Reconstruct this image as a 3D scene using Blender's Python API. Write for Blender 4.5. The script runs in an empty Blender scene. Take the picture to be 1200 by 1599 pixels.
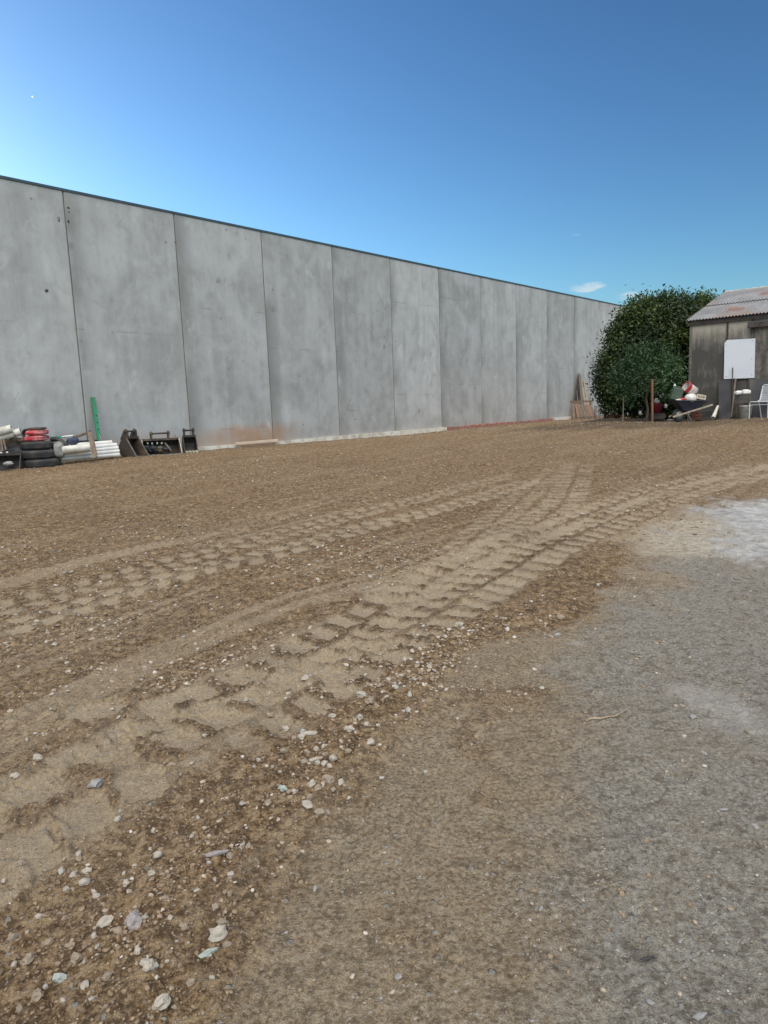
import bpy, bmesh, math, random
import numpy as np
from mathutils import Vector, Matrix, Euler
random.seed(7)
rng = np.random.default_rng(11)
sc = bpy.context.scene
col = sc.collection

# ------------------------------------------------------------------ camera, sky, fill lamp, exposure
CZ = 1.55                                   # eye height above the ground at the photographer's feet
PITCH, ROLL, FPX = 0.151497, -0.037148, 1080.0
cp, sp, cr, sr = math.cos(PITCH), math.sin(PITCH), math.cos(ROLL), math.sin(ROLL)
cam_d = bpy.data.cameras.new('camera')
cam = bpy.data.objects.new('camera', cam_d); col.objects.link(cam)
X = Vector((cr, sr*sp, sr*cp)); Y = Vector((-sr, cr*sp, cr*cp)); Z = -Vector((0, cp, -sp))
M = Matrix((X, Y, Z)).transposed().to_4x4(); M.translation = (0, 0, CZ)
cam.matrix_world = M
cam_d.sensor_fit = 'VERTICAL'; cam_d.sensor_height = 24.0; cam_d.lens = 24.0*FPX/1599.0
cam_d.clip_end = 3000; cam_d.clip_start = 0.05
sc.camera = cam

SKY_AZ, SKY_EL = math.radians(-54), math.radians(10)     # low sun hidden behind the wall: azimuth from +Y towards +X
FILL_AZ, FILL_EL = math.radians(178), math.radians(58)   # added soft fill lamp from the open side; the yard itself lies in shade
w = bpy.data.worlds.new('World'); sc.world = w; w.use_nodes = True
nt = w.node_tree; nt.nodes.clear()
wo = nt.nodes.new('ShaderNodeOutputWorld'); bg = nt.nodes.new('ShaderNodeBackground')
sky = nt.nodes.new('ShaderNodeTexSky'); sky.sky_type = 'NISHITA'; sky.sun_disc = False
sky.sun_elevation = SKY_EL; sky.sun_rotation = SKY_AZ
sky.air_density = 1.0; sky.dust_density = 0.7; sky.ozone_density = 3.0
bg.inputs['Strength'].default_value = 0.089
# thin wisps of cloud low over the far end of the wall
tc = nt.nodes.new('ShaderNodeTexCoord')
def wn(t, **k):
    n = nt.nodes.new(t)
    for a, b in k.items(): setattr(n, a, b)
    return n
def wmath(op, a, b=None):
    n = wn('ShaderNodeMath', operation=op)
    for i, v in enumerate((a, b)):
        if v is None: continue
        if isinstance(v, (int, float)): n.inputs[i].default_value = v
        else: nt.links.new(v, n.inputs[i])
    return n.outputs[0]
sep = wn('ShaderNodeSeparateXYZ'); nt.links.new(tc.outputs['Generated'], sep.inputs[0])
az = wmath('ARCTAN2', sep.outputs[0], sep.outputs[1]); el = wmath('ARCSINE', sep.outputs[2])
cxyz = wn('ShaderNodeCombineXYZ'); nt.links.new(az, cxyz.inputs[0]); nt.links.new(wmath('MULTIPLY', el, 2.6), cxyz.inputs[1])
nz = wn('ShaderNodeTexNoise'); nz.inputs['Scale'].default_value = 26; nz.inputs['Detail'].default_value = 6; nz.inputs['Distortion'].default_value = 0.6
nt.links.new(cxyz.outputs[0], nz.inputs['Vector'])
def blob(a0, e0, ra, re):
    u = wmath('DIVIDE', wmath('SUBTRACT', az, a0), ra); v = wmath('DIVIDE', wmath('SUBTRACT', el, e0), re)
    d = wmath('ADD', wmath('MULTIPLY', u, u), wmath('MULTIPLY', v, v))
    return wmath('MAXIMUM', wmath('SUBTRACT', 1.0, d), 0.0)
cl = wmath('MAXIMUM', wmath('MULTIPLY', blob(0.288, 0.1470, 0.034, 0.009), .85), wmath('MAXIMUM', wmath('MULTIPLY', blob(0.345, 0.131, 0.035, 0.008), .7), wmath('MULTIPLY', blob(0.272, 0.214, 0.02, 0.006), 0.45)))
cm = wn('ShaderNodeMapRange'); cm.inputs['From Min'].default_value = 0.33; cm.inputs['From Max'].default_value = 0.62
nt.links.new(wmath('MULTIPLY', nz.outputs[0], wmath('POWER', cl, 0.45)), cm.inputs[0])
mx = wn('ShaderNodeMix', data_type='RGBA'); nt.links.new(cm.outputs[0], mx.inputs[0])
gm = wn('ShaderNodeGamma'); gm.inputs[1].default_value = 1.47; nt.links.new(sky.outputs[0], gm.inputs[0])
hs = wn('ShaderNodeHueSaturation'); hs.inputs['Saturation'].default_value = 0.98; nt.links.new(gm.outputs[0], hs.inputs['Color'])
mu = wn('ShaderNodeMix', data_type='RGBA', blend_type='MULTIPLY'); mu.inputs[0].default_value = 1; mu.inputs[7].default_value = (.94, 1.03, 1.02, 1)
nt.links.new(hs.outputs[0], mu.inputs[6]); nt.links.new(mu.outputs[2], mx.inputs[6]); mx.inputs[7].default_value = (6.0, 6.6, 7.0, 1)
nt.links.new(mx.outputs[2], bg.inputs[0]); nt.links.new(bg.outputs[0], wo.inputs[0])

fill_d = bpy.data.lights.new('soft_fill', 'SUN'); fill_d.energy = 3.5; fill_d.angle = math.radians(80); fill_d.color = (1.0, 0.925, 0.80)  # wide lamp added to brighten the shaded yard; real sunlight is blocked by the wall
soft_fill = bpy.data.objects.new('soft_fill', fill_d); col.objects.link(soft_fill)
sd = Vector((math.sin(FILL_AZ)*math.cos(FILL_EL), math.cos(FILL_AZ)*math.cos(FILL_EL), math.sin(FILL_EL)))
soft_fill.rotation_euler = sd.to_track_quat('Z', 'Y').to_euler(); soft_fill.location = (-20, 30, 30)
vs = sc.view_settings
sc.display_settings.display_device = 'sRGB'
vs.view_transform = 'Standard'; vs.look = 'None'; vs.gamma = 1.0; vs.use_curve_mapping = False
vs.exposure = 0.45

# ------------------------------------------------------------------ site geometry helpers
YAW = 0.7222014
D = Vector((math.sin(YAW), math.cos(YAW), 0)); N = Vector((-math.cos(YAW), math.sin(YAW), 0))
def ray(px, py):
    dx, dy = px-600, py-799.5
    u = dx*cr+dy*sr; v = -dx*sr+dy*cr
    a, c = u/FPX, -v/FPX
    return Vector((a, cp+c*sp, -sp+c*cp))
def at(px, py, y):
    R = ray(px, py); k = y/R.y
    return Vector((R.x*k, y, R.z*k+CZ))
def wp(px, py, off=0.0):                     # the point of the plane `off` metres in front of the wall
    R = ray(px, py); k = (16.0-off)/(R.x*N.x+R.y*N.y)
    return Vector((R.x*k, R.y*k, R.z*k+CZ))
# terrain: a thin-plate surface through surveyed heights
ctrl = []
for px, py, y in [(65,729,15.0),(0,738,14.2),(205,712,16.4),(313,706,18.0),(430,695.5,20.0),(530,688,22.0),(617,681,24.0),(690,674,26.0),
                  (1075,659,20.9),(1200,652,19.5),(1187,653,19.0),(960,657.5,21.5),(1050,659,20.0)]:
    p = at(px, py, y); ctrl.append((p.x, p.y, p.z))
for s in (29, 33, 40): q = N*15.6+D*s; ctrl.append((q.x, q.y, CZ-0.97))
for x, y, z in [(0,0,0),(-2,1.5,0),(2,1.5,0),(0,3,0.03),(3,4,0.03),(-3,4,0.03),(0,8,0.2),(-4,8,0.2),(4,8,0.22),(9,10,0.3),(-12,4,0.05),(-8,-8,0),(8,-8,0),(14,4,0.2),(18,14,0.7),(22,30,0.6),(-12,22,0.5),(0,45,0.55),(40,40,0.6),(-40,20,0.4),(40,-20,0.3),(-30,-40,0.0),(0,-40,0.0)]: ctrl.append((x, y, z))
ctrl = np.array(ctrl)
def _U(r2): return 0.5*r2*np.log(r2+1e-9)
n_ = len(ctrl); K = _U(((ctrl[:, None, :2]-ctrl[None, :, :2])**2).sum(-1)) + np.eye(n_)*2.0
Pm = np.c_[np.ones(n_), ctrl[:, :2]]
A_ = np.zeros((n_+3, n_+3)); A_[:n_, :n_] = K; A_[:n_, n_:] = Pm; A_[n_:, :n_] = Pm.T
sol = np.linalg.solve(A_, np.r_[ctrl[:, 2], 0, 0, 0])
def base_z(x, y):
    x = np.asarray(x, float); y = np.asarray(y, float)
    r = np.hypot(x, y); k = np.where(r > 60, 60/np.maximum(r, 1e-6), 1); x = x*k; y = y*k
    z = sol[n_]+sol[n_+1]*x+sol[n_+2]*y
    for i in range(n_): z = z+sol[i]*_U((x-ctrl[i, 0])**2+(y-ctrl[i, 1])**2)
    return z
def gz(x, y): return float(base_z(x, y))
def gp(px, py):                              # where the view ray through a photo point meets the ground
    R = ray(px, py); a, b = 0.4, 90.0; t = a
    while t < b:
        if CZ+R.z*t < gz(R.x*t, R.y*t): break
        t *= 1.03
    lo, hi = t/1.03, t
    for _ in range(20):
        m = (lo+hi)/2
        if CZ+R.z*m < gz(R.x*m, R.y*m): hi = m
        else: lo = m
    return Vector((R.x*hi, R.y*hi, gz(R.x*hi, R.y*hi)))

# ------------------------------------------------------------------ object helpers
def tag(o, label=None, cat=None, group=None, kind=None):
    if label: o['label'] = label
    if cat: o['category'] = cat
    if group: o['group'] = group
    if kind: o['kind'] = kind
    return o
def thing(name, loc, label, cat, group=None, rotz=0.0):
    o = bpy.data.objects.new(name, None); col.objects.link(o); o.empty_display_size = 0.2
    o.location = loc; o.rotation_euler = (0, 0, rotz)
    return tag(o, label, cat, group)
class MB:
    def __init__(s): s.v = []; s.f = []; s.sm = []
    def add(s, vs, fs, smooth=False):
        b = len(s.v); s.v += [tuple(v) for v in vs]; s.f += [tuple(b+i for i in f) for f in fs]; s.sm += [smooth]*len(fs); return s
    def box(s, c, d, R=None, taper=1.0):
        c = Vector(c); h = Vector(d)/2; vs = []
        for z in (-1, 1):
            k = taper if z > 0 else 1
            for x, y in ((-1,-1),(1,-1),(1,1),(-1,1)):
                p = Vector((x*h.x*k, y*h.y*k, z*h.z))
                if R is not None: p = R @ p
                vs.append(c+p)
        return s.add(vs, [(3,2,1,0),(4,5,6,7),(0,1,5,4),(1,2,6,5),(2,3,7,6),(3,0,4,7)])
    def beam(s, a, b, wd, ht, up=(0, 0, 1)):
        a = Vector(a); b = Vector(b); z = (b-a); L = z.length; z.normalize(); u = Vector(up)
        if abs(z.dot(u)) > .99: u = Vector((1, 0, 0))
        x = u.cross(z).normalized(); y = z.cross(x)
        R = Matrix((x, y, z)).transposed()
        return s.box((a+b)/2, (wd, ht, L), R)
    def tube(s, a, b, r, n=12, r2=None, cap=True, hollow=0.0):
        return s.path([a, b], [r, r if r2 is None else r2], n, cap, hollow)
    def path(s, pts, rs, n=10, cap=True, hollow=0.0):
        pts = [Vector(p) for p in pts]
        if not isinstance(rs, (list, tuple)): rs = [rs]*len(pts)
        vs = []; fs = []; px = None
        for i, p in enumerate(pts):
            t = (pts[min(i+1, len(pts)-1)]-pts[max(i-1, 0)]).normalized()
            if px is None:
                px = t.cross(Vector((0, 0, 1)));
                if px.length < .05: px = t.cross(Vector((0, 1, 0)))
            px = (px-t*px.dot(t)).normalized(); py = t.cross(px)
            for k in range(n):
                a = 2*math.pi*k/n; vs.append(p+(px*math.cos(a)+py*math.sin(a))*rs[i])
        m = len(pts)
        for i in range(m-1):
            for k in range(n): fs.append((i*n+k, i*n+(k+1) % n, (i+1)*n+(k+1) % n, (i+1)*n+k))
        s.add(vs, fs, True)
        if hollow:
            for e in (0, m-1):
                t = (pts[1]-pts[0]).normalized() if e == 0 else (pts[-1]-pts[-2]).normalized()
                ins = -t if e == m-1 else t
                o = [vs[e*n+k] for k in range(n)]; q = [pts[e]+(v-pts[e])*hollow for v in o]; dd = [v+ins*min(.3, (pts[-1]-pts[0]).length*.3) for v in q]
                F = []
                for k in range(n):
                    k2 = (k+1) % n
                    F += [(k, k2, n+k2, n+k), (n+k, n+k2, 2*n+k2, 2*n+k)]
                F.append(tuple(range(2*n, 3*n)))
                s.add(o+q+dd, F)
        elif cap:
            s.add(vs[:n], [tuple(range(n))[::-1]]); s.add(vs[-n:], [tuple(range(n))])
        return s
    def lathe(s, prof, n=24, c=(0, 0, 0), R=None, smooth=True):
        c = Vector(c); vs = []; fs = []
        for r, z in prof:
            for k in range(n):
                a = 2*math.pi*k/n; p = Vector((r*math.cos(a), r*math.sin(a), z))
                if R is not None: p = R @ p
                vs.append(c+p)
        for i in range(len(prof)-1):
            for k in range(n): fs.append((i*n+k, i*n+(k+1) % n, (i+1)*n+(k+1) % n, (i+1)*n+k))
        return s.add(vs, fs, smooth)
    def prism(s, poly, off):
        poly = [Vector(p) for p in poly]; off = Vector(off); n = len(poly)
        return s.add(poly+[p+off for p in poly], [tuple(range(n))[::-1], tuple(range(n, 2*n))]+[(i, (i+1) % n, n+(i+1) % n, n+i) for i in range(n)])
    def lump(s, c, d, seed=0, rough=.25, sub=2, R=None):
        bm = bmesh.new(); bmesh.ops.create_icosphere(bm, subdivisions=sub, radius=1)
        from mathutils import noise
        vs = []
        for v in bm.verts:
            q = v.co*(1+rough*noise.noise(v.co*1.7+Vector((seed*3.1, seed, 0)))+rough*.5*noise.noise(v.co*4+Vector((seed*3.1, seed, 9))))
            q = Vector((q.x*d[0]/2, q.y*d[1]/2, q.z*d[2]/2))
            if R is not None: q = R @ q
            vs.append(Vector(c)+q)
        fs = [[v.index for v in f.verts] for f in bm.faces]; bm.free()
        return s.add(vs, fs, True)
    def build(s, name, mat, parent=None, label=None, cat=None, group=None, kind=None, world=True, bevel=0):
        me = bpy.data.meshes.new(name)
        o0 = Vector((0, 0, 0)); inv = None
        if parent is not None and world:
            inv = (Matrix.Translation(parent.location) @ parent.rotation_euler.to_matrix().to_4x4()).inverted()
            vs = [inv @ Vector(v) for v in s.v]
        elif parent is None and world:
            xs = np.array(s.v); o0 = Vector(((xs[:, 0].min()+xs[:, 0].max())/2, (xs[:, 1].min()+xs[:, 1].max())/2, xs[:, 2].min())); vs = [Vector(v)-o0 for v in s.v]
        else: vs = s.v
        me.from_pydata([tuple(v) for v in vs], [], s.f)
        me.polygons.foreach_set('use_smooth', s.sm)
        me.materials.append(mat)
        bm = bmesh.new(); bm.from_mesh(me); bmesh.ops.recalc_face_normals(bm, faces=bm.faces)
        if bevel: bmesh.ops.bevel(bm, geom=bm.edges[:], offset=bevel, segments=1, affect='EDGES', clamp_overlap=True)
        bm.to_mesh(me); bm.free(); me.update()
        o = bpy.data.objects.new(name, me); col.objects.link(o); o.location = o0
        if parent is not None: o.parent = parent
        return tag(o, label, cat, group, kind)

# ------------------------------------------------------------------ materials
class NT:
    def __init__(s, name):
        s.m = bpy.data.materials.new(name); s.m.use_nodes = True; s.t = s.m.node_tree
        s.b = s.t.nodes['Principled BSDF']; s.tc = s.n('ShaderNodeTexCoord')
    def n(s, t, **k):
        x = s.t.nodes.new(t)
        for a, b in k.items(): setattr(x, a, b)
        return x
    def set(s, sock, v):
        if isinstance(v, (int, float)): sock.default_value = v
        elif isinstance(v, tuple): sock.default_value = v if len(v) == len(sock.default_value) else v+(1,)
        else: s.t.links.new(v, sock)
    def math(s, op, a, b=None, c=None, clamp=False):
        x = s.n('ShaderNodeMath', operation=op, use_clamp=clamp)
        for i, v in enumerate((a, b, c)):
            if v is not None: s.set(x.inputs[i], v)
        return x.outputs[0]
    def vec(s, scale=(1, 1, 1), src='Object', loc=(0, 0, 0)):
        x = s.n('ShaderNodeMapping'); x.inputs['Scale'].default_value = scale; x.inputs['Location'].default_value = loc
        s.t.links.new(s.tc.outputs[src], x.inputs[0]); return x.outputs[0]
    def noise(s, scale, detail=4, vec=None, rough=.55, dist=0.0):
        x = s.n('ShaderNodeTexNoise'); x.inputs['Scale'].default_value = scale; x.inputs['Detail'].default_value = detail
        x.inputs['Roughness'].default_value = rough; x.inputs['Distortion'].default_value = dist
        s.t.links.new(vec if vec is not None else s.tc.outputs['Object'], x.inputs['Vector']); return x.outputs[0]
    def voro(s, scale, vec=None, feat='F1', out='Distance', rand=1.0):
        x = s.n('ShaderNodeTexVoronoi', feature=feat); x.inputs['Scale'].default_value = scale; x.inputs['Randomness'].default_value = rand
        s.t.links.new(vec if vec is not None else s.tc.outputs['Object'], x.inputs['Vector']); return x.outputs[out]
    def rng(s, v, a, b, c=0.0, d=1.0, smooth=False):
        x = s.n('ShaderNodeMapRange'); x.clamp = True
        if smooth: x.interpolation_type = 'SMOOTHSTEP'
        s.set(x.inputs[0], v)
        for i, q in enumerate((a, b, c, d)): s.set(x.inputs[i+1], q)
        return x.outputs[0]
    def mix(s, f, a, b, mode='MIX'):
        x = s.n('ShaderNodeMix', data_type='RGBA', blend_type=mode)
        s.set(x.inputs[0], f); s.set(x.inputs[6], a); s.set(x.inputs[7], b); return x.outputs[2]
    def bump(s, h, st=.5, dist=.01, nrm=None):
        x = s.n('ShaderNodeBump'); x.inputs['Strength'].default_value = st; x.inputs['Distance'].default_value = dist
        s.t.links.new(h, x.inputs['Height'])
        if nrm is not None: s.t.links.new(nrm, x.inputs['Normal'])
        s.t.links.new(x.outputs[0], s.b.inputs['Normal']); return x.outputs[0]
    def fin(s, c, rough=.8, metal=0.0, spec=None):
        s.set(s.b.inputs['Base Color'], c); s.set(s.b.inputs['Roughness'], rough); s.b.inputs['Metallic'].default_value = metal
        if spec is not None: s.b.inputs['Specular IOR Level'].default_value = spec
        return s.m
def simple(name, c, c2=None, scale=6, rough=.7, metal=0.0, bump=.2, stretch=(1, 1, 1), dirt=None, dirt_amt=.5, spec=None):
    """worn surface: two tones in noise, optional patches of dirt, light bump"""
    k = NT(name); v = k.vec(stretch)
    c2 = c2 or tuple(x*.7 for x in c)
    f = k.rng(k.noise(scale, 5, v), .35, .65)
    out = k.mix(f, c, c2)
    if dirt: out = k.mix(k.math('MULTIPLY', k.rng(k.noise(scale*.6, 6, v, .65), .48, .62), dirt_amt), out, dirt)
    if bump: k.bump(k.noise(scale*5, 4, v), bump, .006)
    return k.fin(out, k.rng(k.noise(scale*2, 3, v), .3, .7, max(0, rough-.12), min(1, rough+.1)), metal, spec)
MT = {}
MT['timber'] = simple('weathered_timber', (.22,.17,.125), (.13,.10,.08), 3, .85, stretch=(6, 6, .6))
MT['pale_timber'] = simple('pale_timber', (.42,.36,.28), (.28,.23,.17), 4, .85, stretch=(5, 5, .8))
MT['red_timber'] = simple('red_painted_timber', (.30,.13,.085), (.22,.14,.10), 5, .8, stretch=(5, 5, .8), dirt=(.2,.17,.14))
MT['cream_plank'] = simple('cream_plank', (.66,.56,.42), (.55,.44,.32), 3, .75)
MT['pvc'] = simple('white_pvc', (.78,.78,.76), (.62,.61,.58), 3, .4, bump=.05, dirt=(.36,.3,.23), dirt_amt=.35)
MT['old_pvc'] = simple('old_white_pvc', (.66,.65,.6), (.5,.49,.44), 4, .5, bump=.05, dirt=(.3,.25,.19), dirt_amt=.6)
MT['tyre'] = simple('black_rubber', (.022,.023,.026), (.045,.045,.046), 5, .8, dirt=(.12,.10,.08), dirt_amt=.35)
MT['bucket_steel'] = simple('rusty_dark_steel', (.085,.07,.058), (.045,.04,.036), 5, .7, metal=.3, dirt=(.19,.13,.085), dirt_amt=.7)
MT['black_steel'] = simple('black_painted_steel', (.022,.022,.024), (.04,.038,.036), 5, .6, metal=.2, dirt=(.12,.095,.07), dirt_amt=.4)
MT['worn_edge'] = simple('worn_steel_edge', (.36,.33,.3), (.2,.17,.14), 12, .45, metal=.6)
MT['green_steel'] = simple('green_painted_steel', (.035,.27,.13), (.04,.2,.1), 4, .5, dirt=(.14,.15,.1), dirt_amt=.4)
MT['green_plastic'] = simple('green_plastic', (.04,.3,.19), None, 4, .5)
MT['dark_green'] = simple('dark_green_plastic', (.055,.09,.06), (.035,.06,.042), 8, .6, dirt=(.14,.13,.1), dirt_amt=.4)
MT['red_bag'] = simple('red_woven_plastic', (.52,.045,.06), (.36,.03,.045), 9, .5, bump=.4, dirt=(.6,.4,.38), dirt_amt=.5)
MT['red_plastic'] = simple('red_plastic', (.5,.05,.045), (.35,.04,.04), 6, .45)
MT['pink_plastic'] = simple('dull_red_plastic', (.28,.03,.055), (.2,.025,.04), 5, .5)
MT['faded_red'] = simple('faded_red_film', (.42,.2,.17), (.26,.11,.09), 5, .6, bump=.4, dirt=(.25,.17,.12), dirt_amt=.7)
MT['white_plastic'] = simple('white_plastic', (.75,.74,.73), (.62,.6,.58), 6, .45, bump=.1, dirt=(.4,.35,.3), dirt_amt=.3)
MT['paper'] = simple('cardboard', (.6,.54,.44), (.45,.38,.28), 6, .85)
MT['dark_board'] = simple('dark_slate_board', (.028,.03,.04), (.055,.053,.056), 3.5, .7, dirt=(.16,.13,.1), dirt_amt=.45)
MT['black_plastic'] = simple('black_plastic', (.018,.018,.02), (.035,.035,.037), 6, .5)
MT['charcoal'] = simple('charcoal_cloth', (.055,.06,.07), (.03,.033,.04), 5, .8, bump=.5)
MT['blue_tarp'] = simple('blue_tarpaulin', (.022,.06,.15), (.02,.024,.035), 12, .6, bump=.6)
MT['grey_film'] = simple('crumpled_grey_film', (.3,.3,.29), (.16,.155,.15), 14, .4, bump=.9)
MT['brown_canvas'] = simple('brown_canvas', (.14,.105,.075), (.075,.06,.048), 5, .9, bump=.7)
MT['navy_tray'] = simple('dark_blue_steel', (.025,.034,.055), (.018,.022,.032), 5, .5, dirt=(.1,.09,.08), dirt_amt=.3)
MT['terracotta'] = simple('terracotta', (.2,.075,.05), (.12,.05,.035), 7, .9)
MT['galv'] = simple('galvanised_steel', (.5,.5,.47), (.34,.34,.32), 7, .5, metal=.15, dirt=(.2,.18,.15), dirt_amt=.4)
MT['steel_rod'] = simple('thin_steel', (.25,.24,.23), None, 7, .5, metal=.6)
MT['chair_white'] = simple('white_powder_coat', (.66,.7,.74), (.5,.53,.56), 6, .45)
MT['flash'] = simple('dark_green_flashing', (.055,.085,.09), (.04,.062,.066), 3, .45, metal=.0, bump=.02)
MT['sealant'] = simple('grey_sealant', (.10,.097,.09), (.17,.165,.15), 2, .9)
MT['footing'] = simple('pale_footing', (.72,.69,.62), (.55,.51,.44), 4, .9, bump=.5, dirt=(.3,.22,.15), dirt_amt=.5)
MT['bark'] = simple('bark', (.09,.07,.055), (.045,.036,.03), 7, .95, bump=.9, stretch=(1, 1, .3))
MT['stake'] = simple('brown_stake', (.23,.125,.07), (.15,.09,.055), 5, .85, stretch=(3, 3, .5))
MT['fascia'] = simple('dark_fascia', (.06,.047,.042), (.035,.03,.028), 5, .8)
MT['rail'] = simple('dark_rail_timber', (.085,.068,.065), (.05,.042,.042), 5, .8)
MT['batten'] = simple('grey_batten', (.2,.19,.17), (.11,.1,.09), 5, .85, stretch=(3, 3, .5))
MT['white_board'] = simple('white_board', (.72,.76,.82), (.66,.7,.77), 1.5, .5, bump=.02)
MT['twig'] = simple('dry_twig', (.42,.33,.23), (.26,.19,.13), 20, .9)

# ---- concrete panels
k = NT('cast_concrete')
v = k.tc.outputs['Object']
sx = k.n('ShaderNodeSeparateXYZ'); k.t.links.new(v, sx.inputs[0]); ox, oz = sx.outputs[0], sx.outputs[2]
rnd = k.n('ShaderNodeObjectInfo').outputs['Random']
w4 = k.n('ShaderNodeCombineXYZ'); k.set(w4.inputs[0], ox); k.set(w4.inputs[1], k.math('MULTIPLY', rnd, 40.0)); k.set(w4.inputs[2], oz); wv = w4.outputs[0]
def sv(sx_, sz_):
    m = k.n('ShaderNodeMapping'); m.inputs['Scale'].default_value = (sx_, 1, sz_); k.t.links.new(wv, m.inputs[0]); return m.outputs[0]
big = k.noise(.6, 5, sv(1, .75), .6, .9); streak = k.noise(1.0, 5, sv(4.5, .22), .6); med = k.noise(3.2, 6, sv(1, .8), .6, .3); fine = k.noise(45, 3, wv); grain = k.noise(220, 2, wv)
c = k.mix(k.rng(big, .36, .64), (.33,.328,.315), (.48,.477,.468))
c = k.mix(k.math('MULTIPLY', k.rng(streak, .45, .72), .35), c, (.52,.515,.5))
c = k.mix(k.math('MULTIPLY', k.rng(streak, .47, .25), .35), c, (.27,.265,.25))
c = k.mix(k.rng(med, .52, .72, 0, .5), c, (.56,.56,.55))
c = k.mix(k.rng(med, .47, .3, 0, .5), c, (.25,.245,.23))
c = k.mix(k.rng(k.noise(1.6, 3, sv(1.3, .6), .5, 1.2), .63, .73, 0, .45), c, (.62,.62,.61))
# stained margins beside the joints
PW = 2.804203
fr = k.math('FRACT', k.math('DIVIDE', k.math('SUBTRACT', ox, 7.730240), PW))
edge = k.math('ADD', k.rng(fr, 0, k.math('ADD', .05, k.math('MULTIPLY', big, .26)), 1, 0), k.rng(fr, .985, 1.0, 0, .6))
c = k.mix(k.math('MULTIPLY', k.math('MULTIPLY', edge, k.rng(k.noise(1.1, 4, sv(1, .5)), .35, .6)), .78, clamp=True), c, (.16,.16,.145))
c = k.mix(k.math('MULTIPLY', k.rng(fr, .93, .99, 0, 1), k.rng(k.noise(1.9, 3, sv(1, .4)), .45, .6, 0, .35)), c, (.4,.37,.32))
# ferrule and tie marks, small dark and pale spots
sp1 = k.voro(.85, sv(1.0, .8)); spn = k.noise(9, 3, wv)
c = k.mix(k.math('MULTIPLY', k.rng(k.math('ADD', sp1, k.math('MULTIPLY', spn, .05)), .115, .055), .55), c, (.11,.11,.108))
sp2 = k.voro(1.9, sv(1.0, 1.0)); c = k.mix(k.math('MULTIPLY', k.rng(sp2, .075, .03), .7), c, (.09,.09,.088))
sp3 = k.voro(.62, sv(1.3, .7)); c = k.mix(k.math('MULTIPLY', k.rng(k.math('ADD', sp3, k.math('MULTIPLY', k.noise(6, 4, wv), .22)), .27, .16), .4), c, (.66,.66,.65))
# pour lines, hair scratches
pl = k.math('ABSOLUTE', k.math('SUBTRACT', k.math('FRACT', k.math('ADD', k.math('MULTIPLY', oz, .31), k.math('ADD', k.math('MULTIPLY', rnd, 3.0), k.math('MULTIPLY', k.noise(.8, 2, wv), .05)))), .5))
c = k.mix(k.math('MULTIPLY', k.rng(pl, .006, .001), k.rng(k.noise(1.4, 3, wv), .5, .6, 0, .5)), c, (.13,.13,.125))
sc_ = k.voro(1.3, sv(6, .5), 'DISTANCE_TO_EDGE'); c = k.mix(k.math('MULTIPLY', k.rng(sc_, .008, .002), k.rng(k.noise(.9, 2, wv), .56, .66, 0, .5)), c, (.12,.12,.115))
# rusty soil splash at the foot of two panels
zb = k.math('ADD', k.math('SUBTRACT', oz, .62), k.math('MULTIPLY', k.noise(1.6, 4, wv), -.45))
st = k.math('MULTIPLY', k.rng(zb, .42, .02, 0, 1, True), k.math('MULTIPLY', k.rng(ox, 10.6, 12.2, .25, 1), k.rng(ox, 14.6, 13.3, 0, 1)))
c = k.mix(k.math('MULTIPLY', st, k.rng(k.noise(2.2, 4, sv(1, 1)), .3, .6, .45, .95)), c, (.44,.22,.085))
c = k.mix(k.math('MULTIPLY', k.rng(k.math('SUBTRACT', oz, .62), .5, 0), .3), c, (.3,.25,.2))
c = k.mix(k.rng(fine, .3, .7, 0, .2), c, (.3,.295,.285)); c = k.mix(k.rng(grain, .35, .7, 0, .25), c, (.32,.315,.3))
tone = k.math('ADD', .88, k.math('MULTIPLY', rnd, .20)); tn = k.n('ShaderNodeCombineColor')
for i in range(3): k.set(tn.inputs[i], k.math('MULTIPLY', tone, (.96, .985, 1.0)[i]))
c = k.mix(1.0, c, tn.outputs[0], 'MULTIPLY')
k.bump(k.math('ADD', k.math('MULTIPLY', med, .6), k.math('ADD', k.math('MULTIPLY', fine, .35), k.math('MULTIPLY', grain, .2))), .35, .006)
MT['concrete'] = k.fin(c, k.rng(med, .3, .7, .75, .95))

# ---- shed cladding, mould runs from the ground up
k = NT('mouldy_fibre_cement')
v = k.tc.outputs['Object']; sx = k.n('ShaderNodeSeparateXYZ'); k.t.links.new(v, sx.inputs[0]); oz = sx.outputs[2]
n1 = k.noise(1.0, 8, k.vec((3.6, 3.6, 1.1)), .75); n2 = k.noise(2.5, 6, k.vec((1, 1, 1)), .65); n3 = k.noise(1, 4, k.vec((38, 38, 3.5)), .7)
hz = k.math('ADD', k.rng(oz, 2.8, 2.0, -.05, .42), k.math('ADD', k.math('MULTIPLY', n1, .95), k.math('MULTIPLY', n3, .28)))
c = k.mix(k.rng(hz, .62, 1.0), (.40,.37,.305), (.075,.071,.066))
c = k.mix(k.rng(n2, .55, .75, 0, .6), c, (.2,.19,.17)); c = k.mix(k.rng(n3, .62, .75, 0, .5), c, (.36,.34,.3))
k.bump(k.noise(14, 5), .3, .006); MT['cladding'] = k.fin(c, .9)
k = NT('mouldy_door'); n1 = k.noise(1.0, 7, k.vec((6, 6, .8)), .7); n2 = k.noise(7, 6, None, .7)
c = k.mix(k.rng(k.math('ADD', n1, k.math('MULTIPLY', n2, .6)), .65, .95), (.22,.2,.17), (.05,.047,.043)); k.bump(n2, .3, .006); MT['door'] = k.fin(c, .9)
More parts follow.
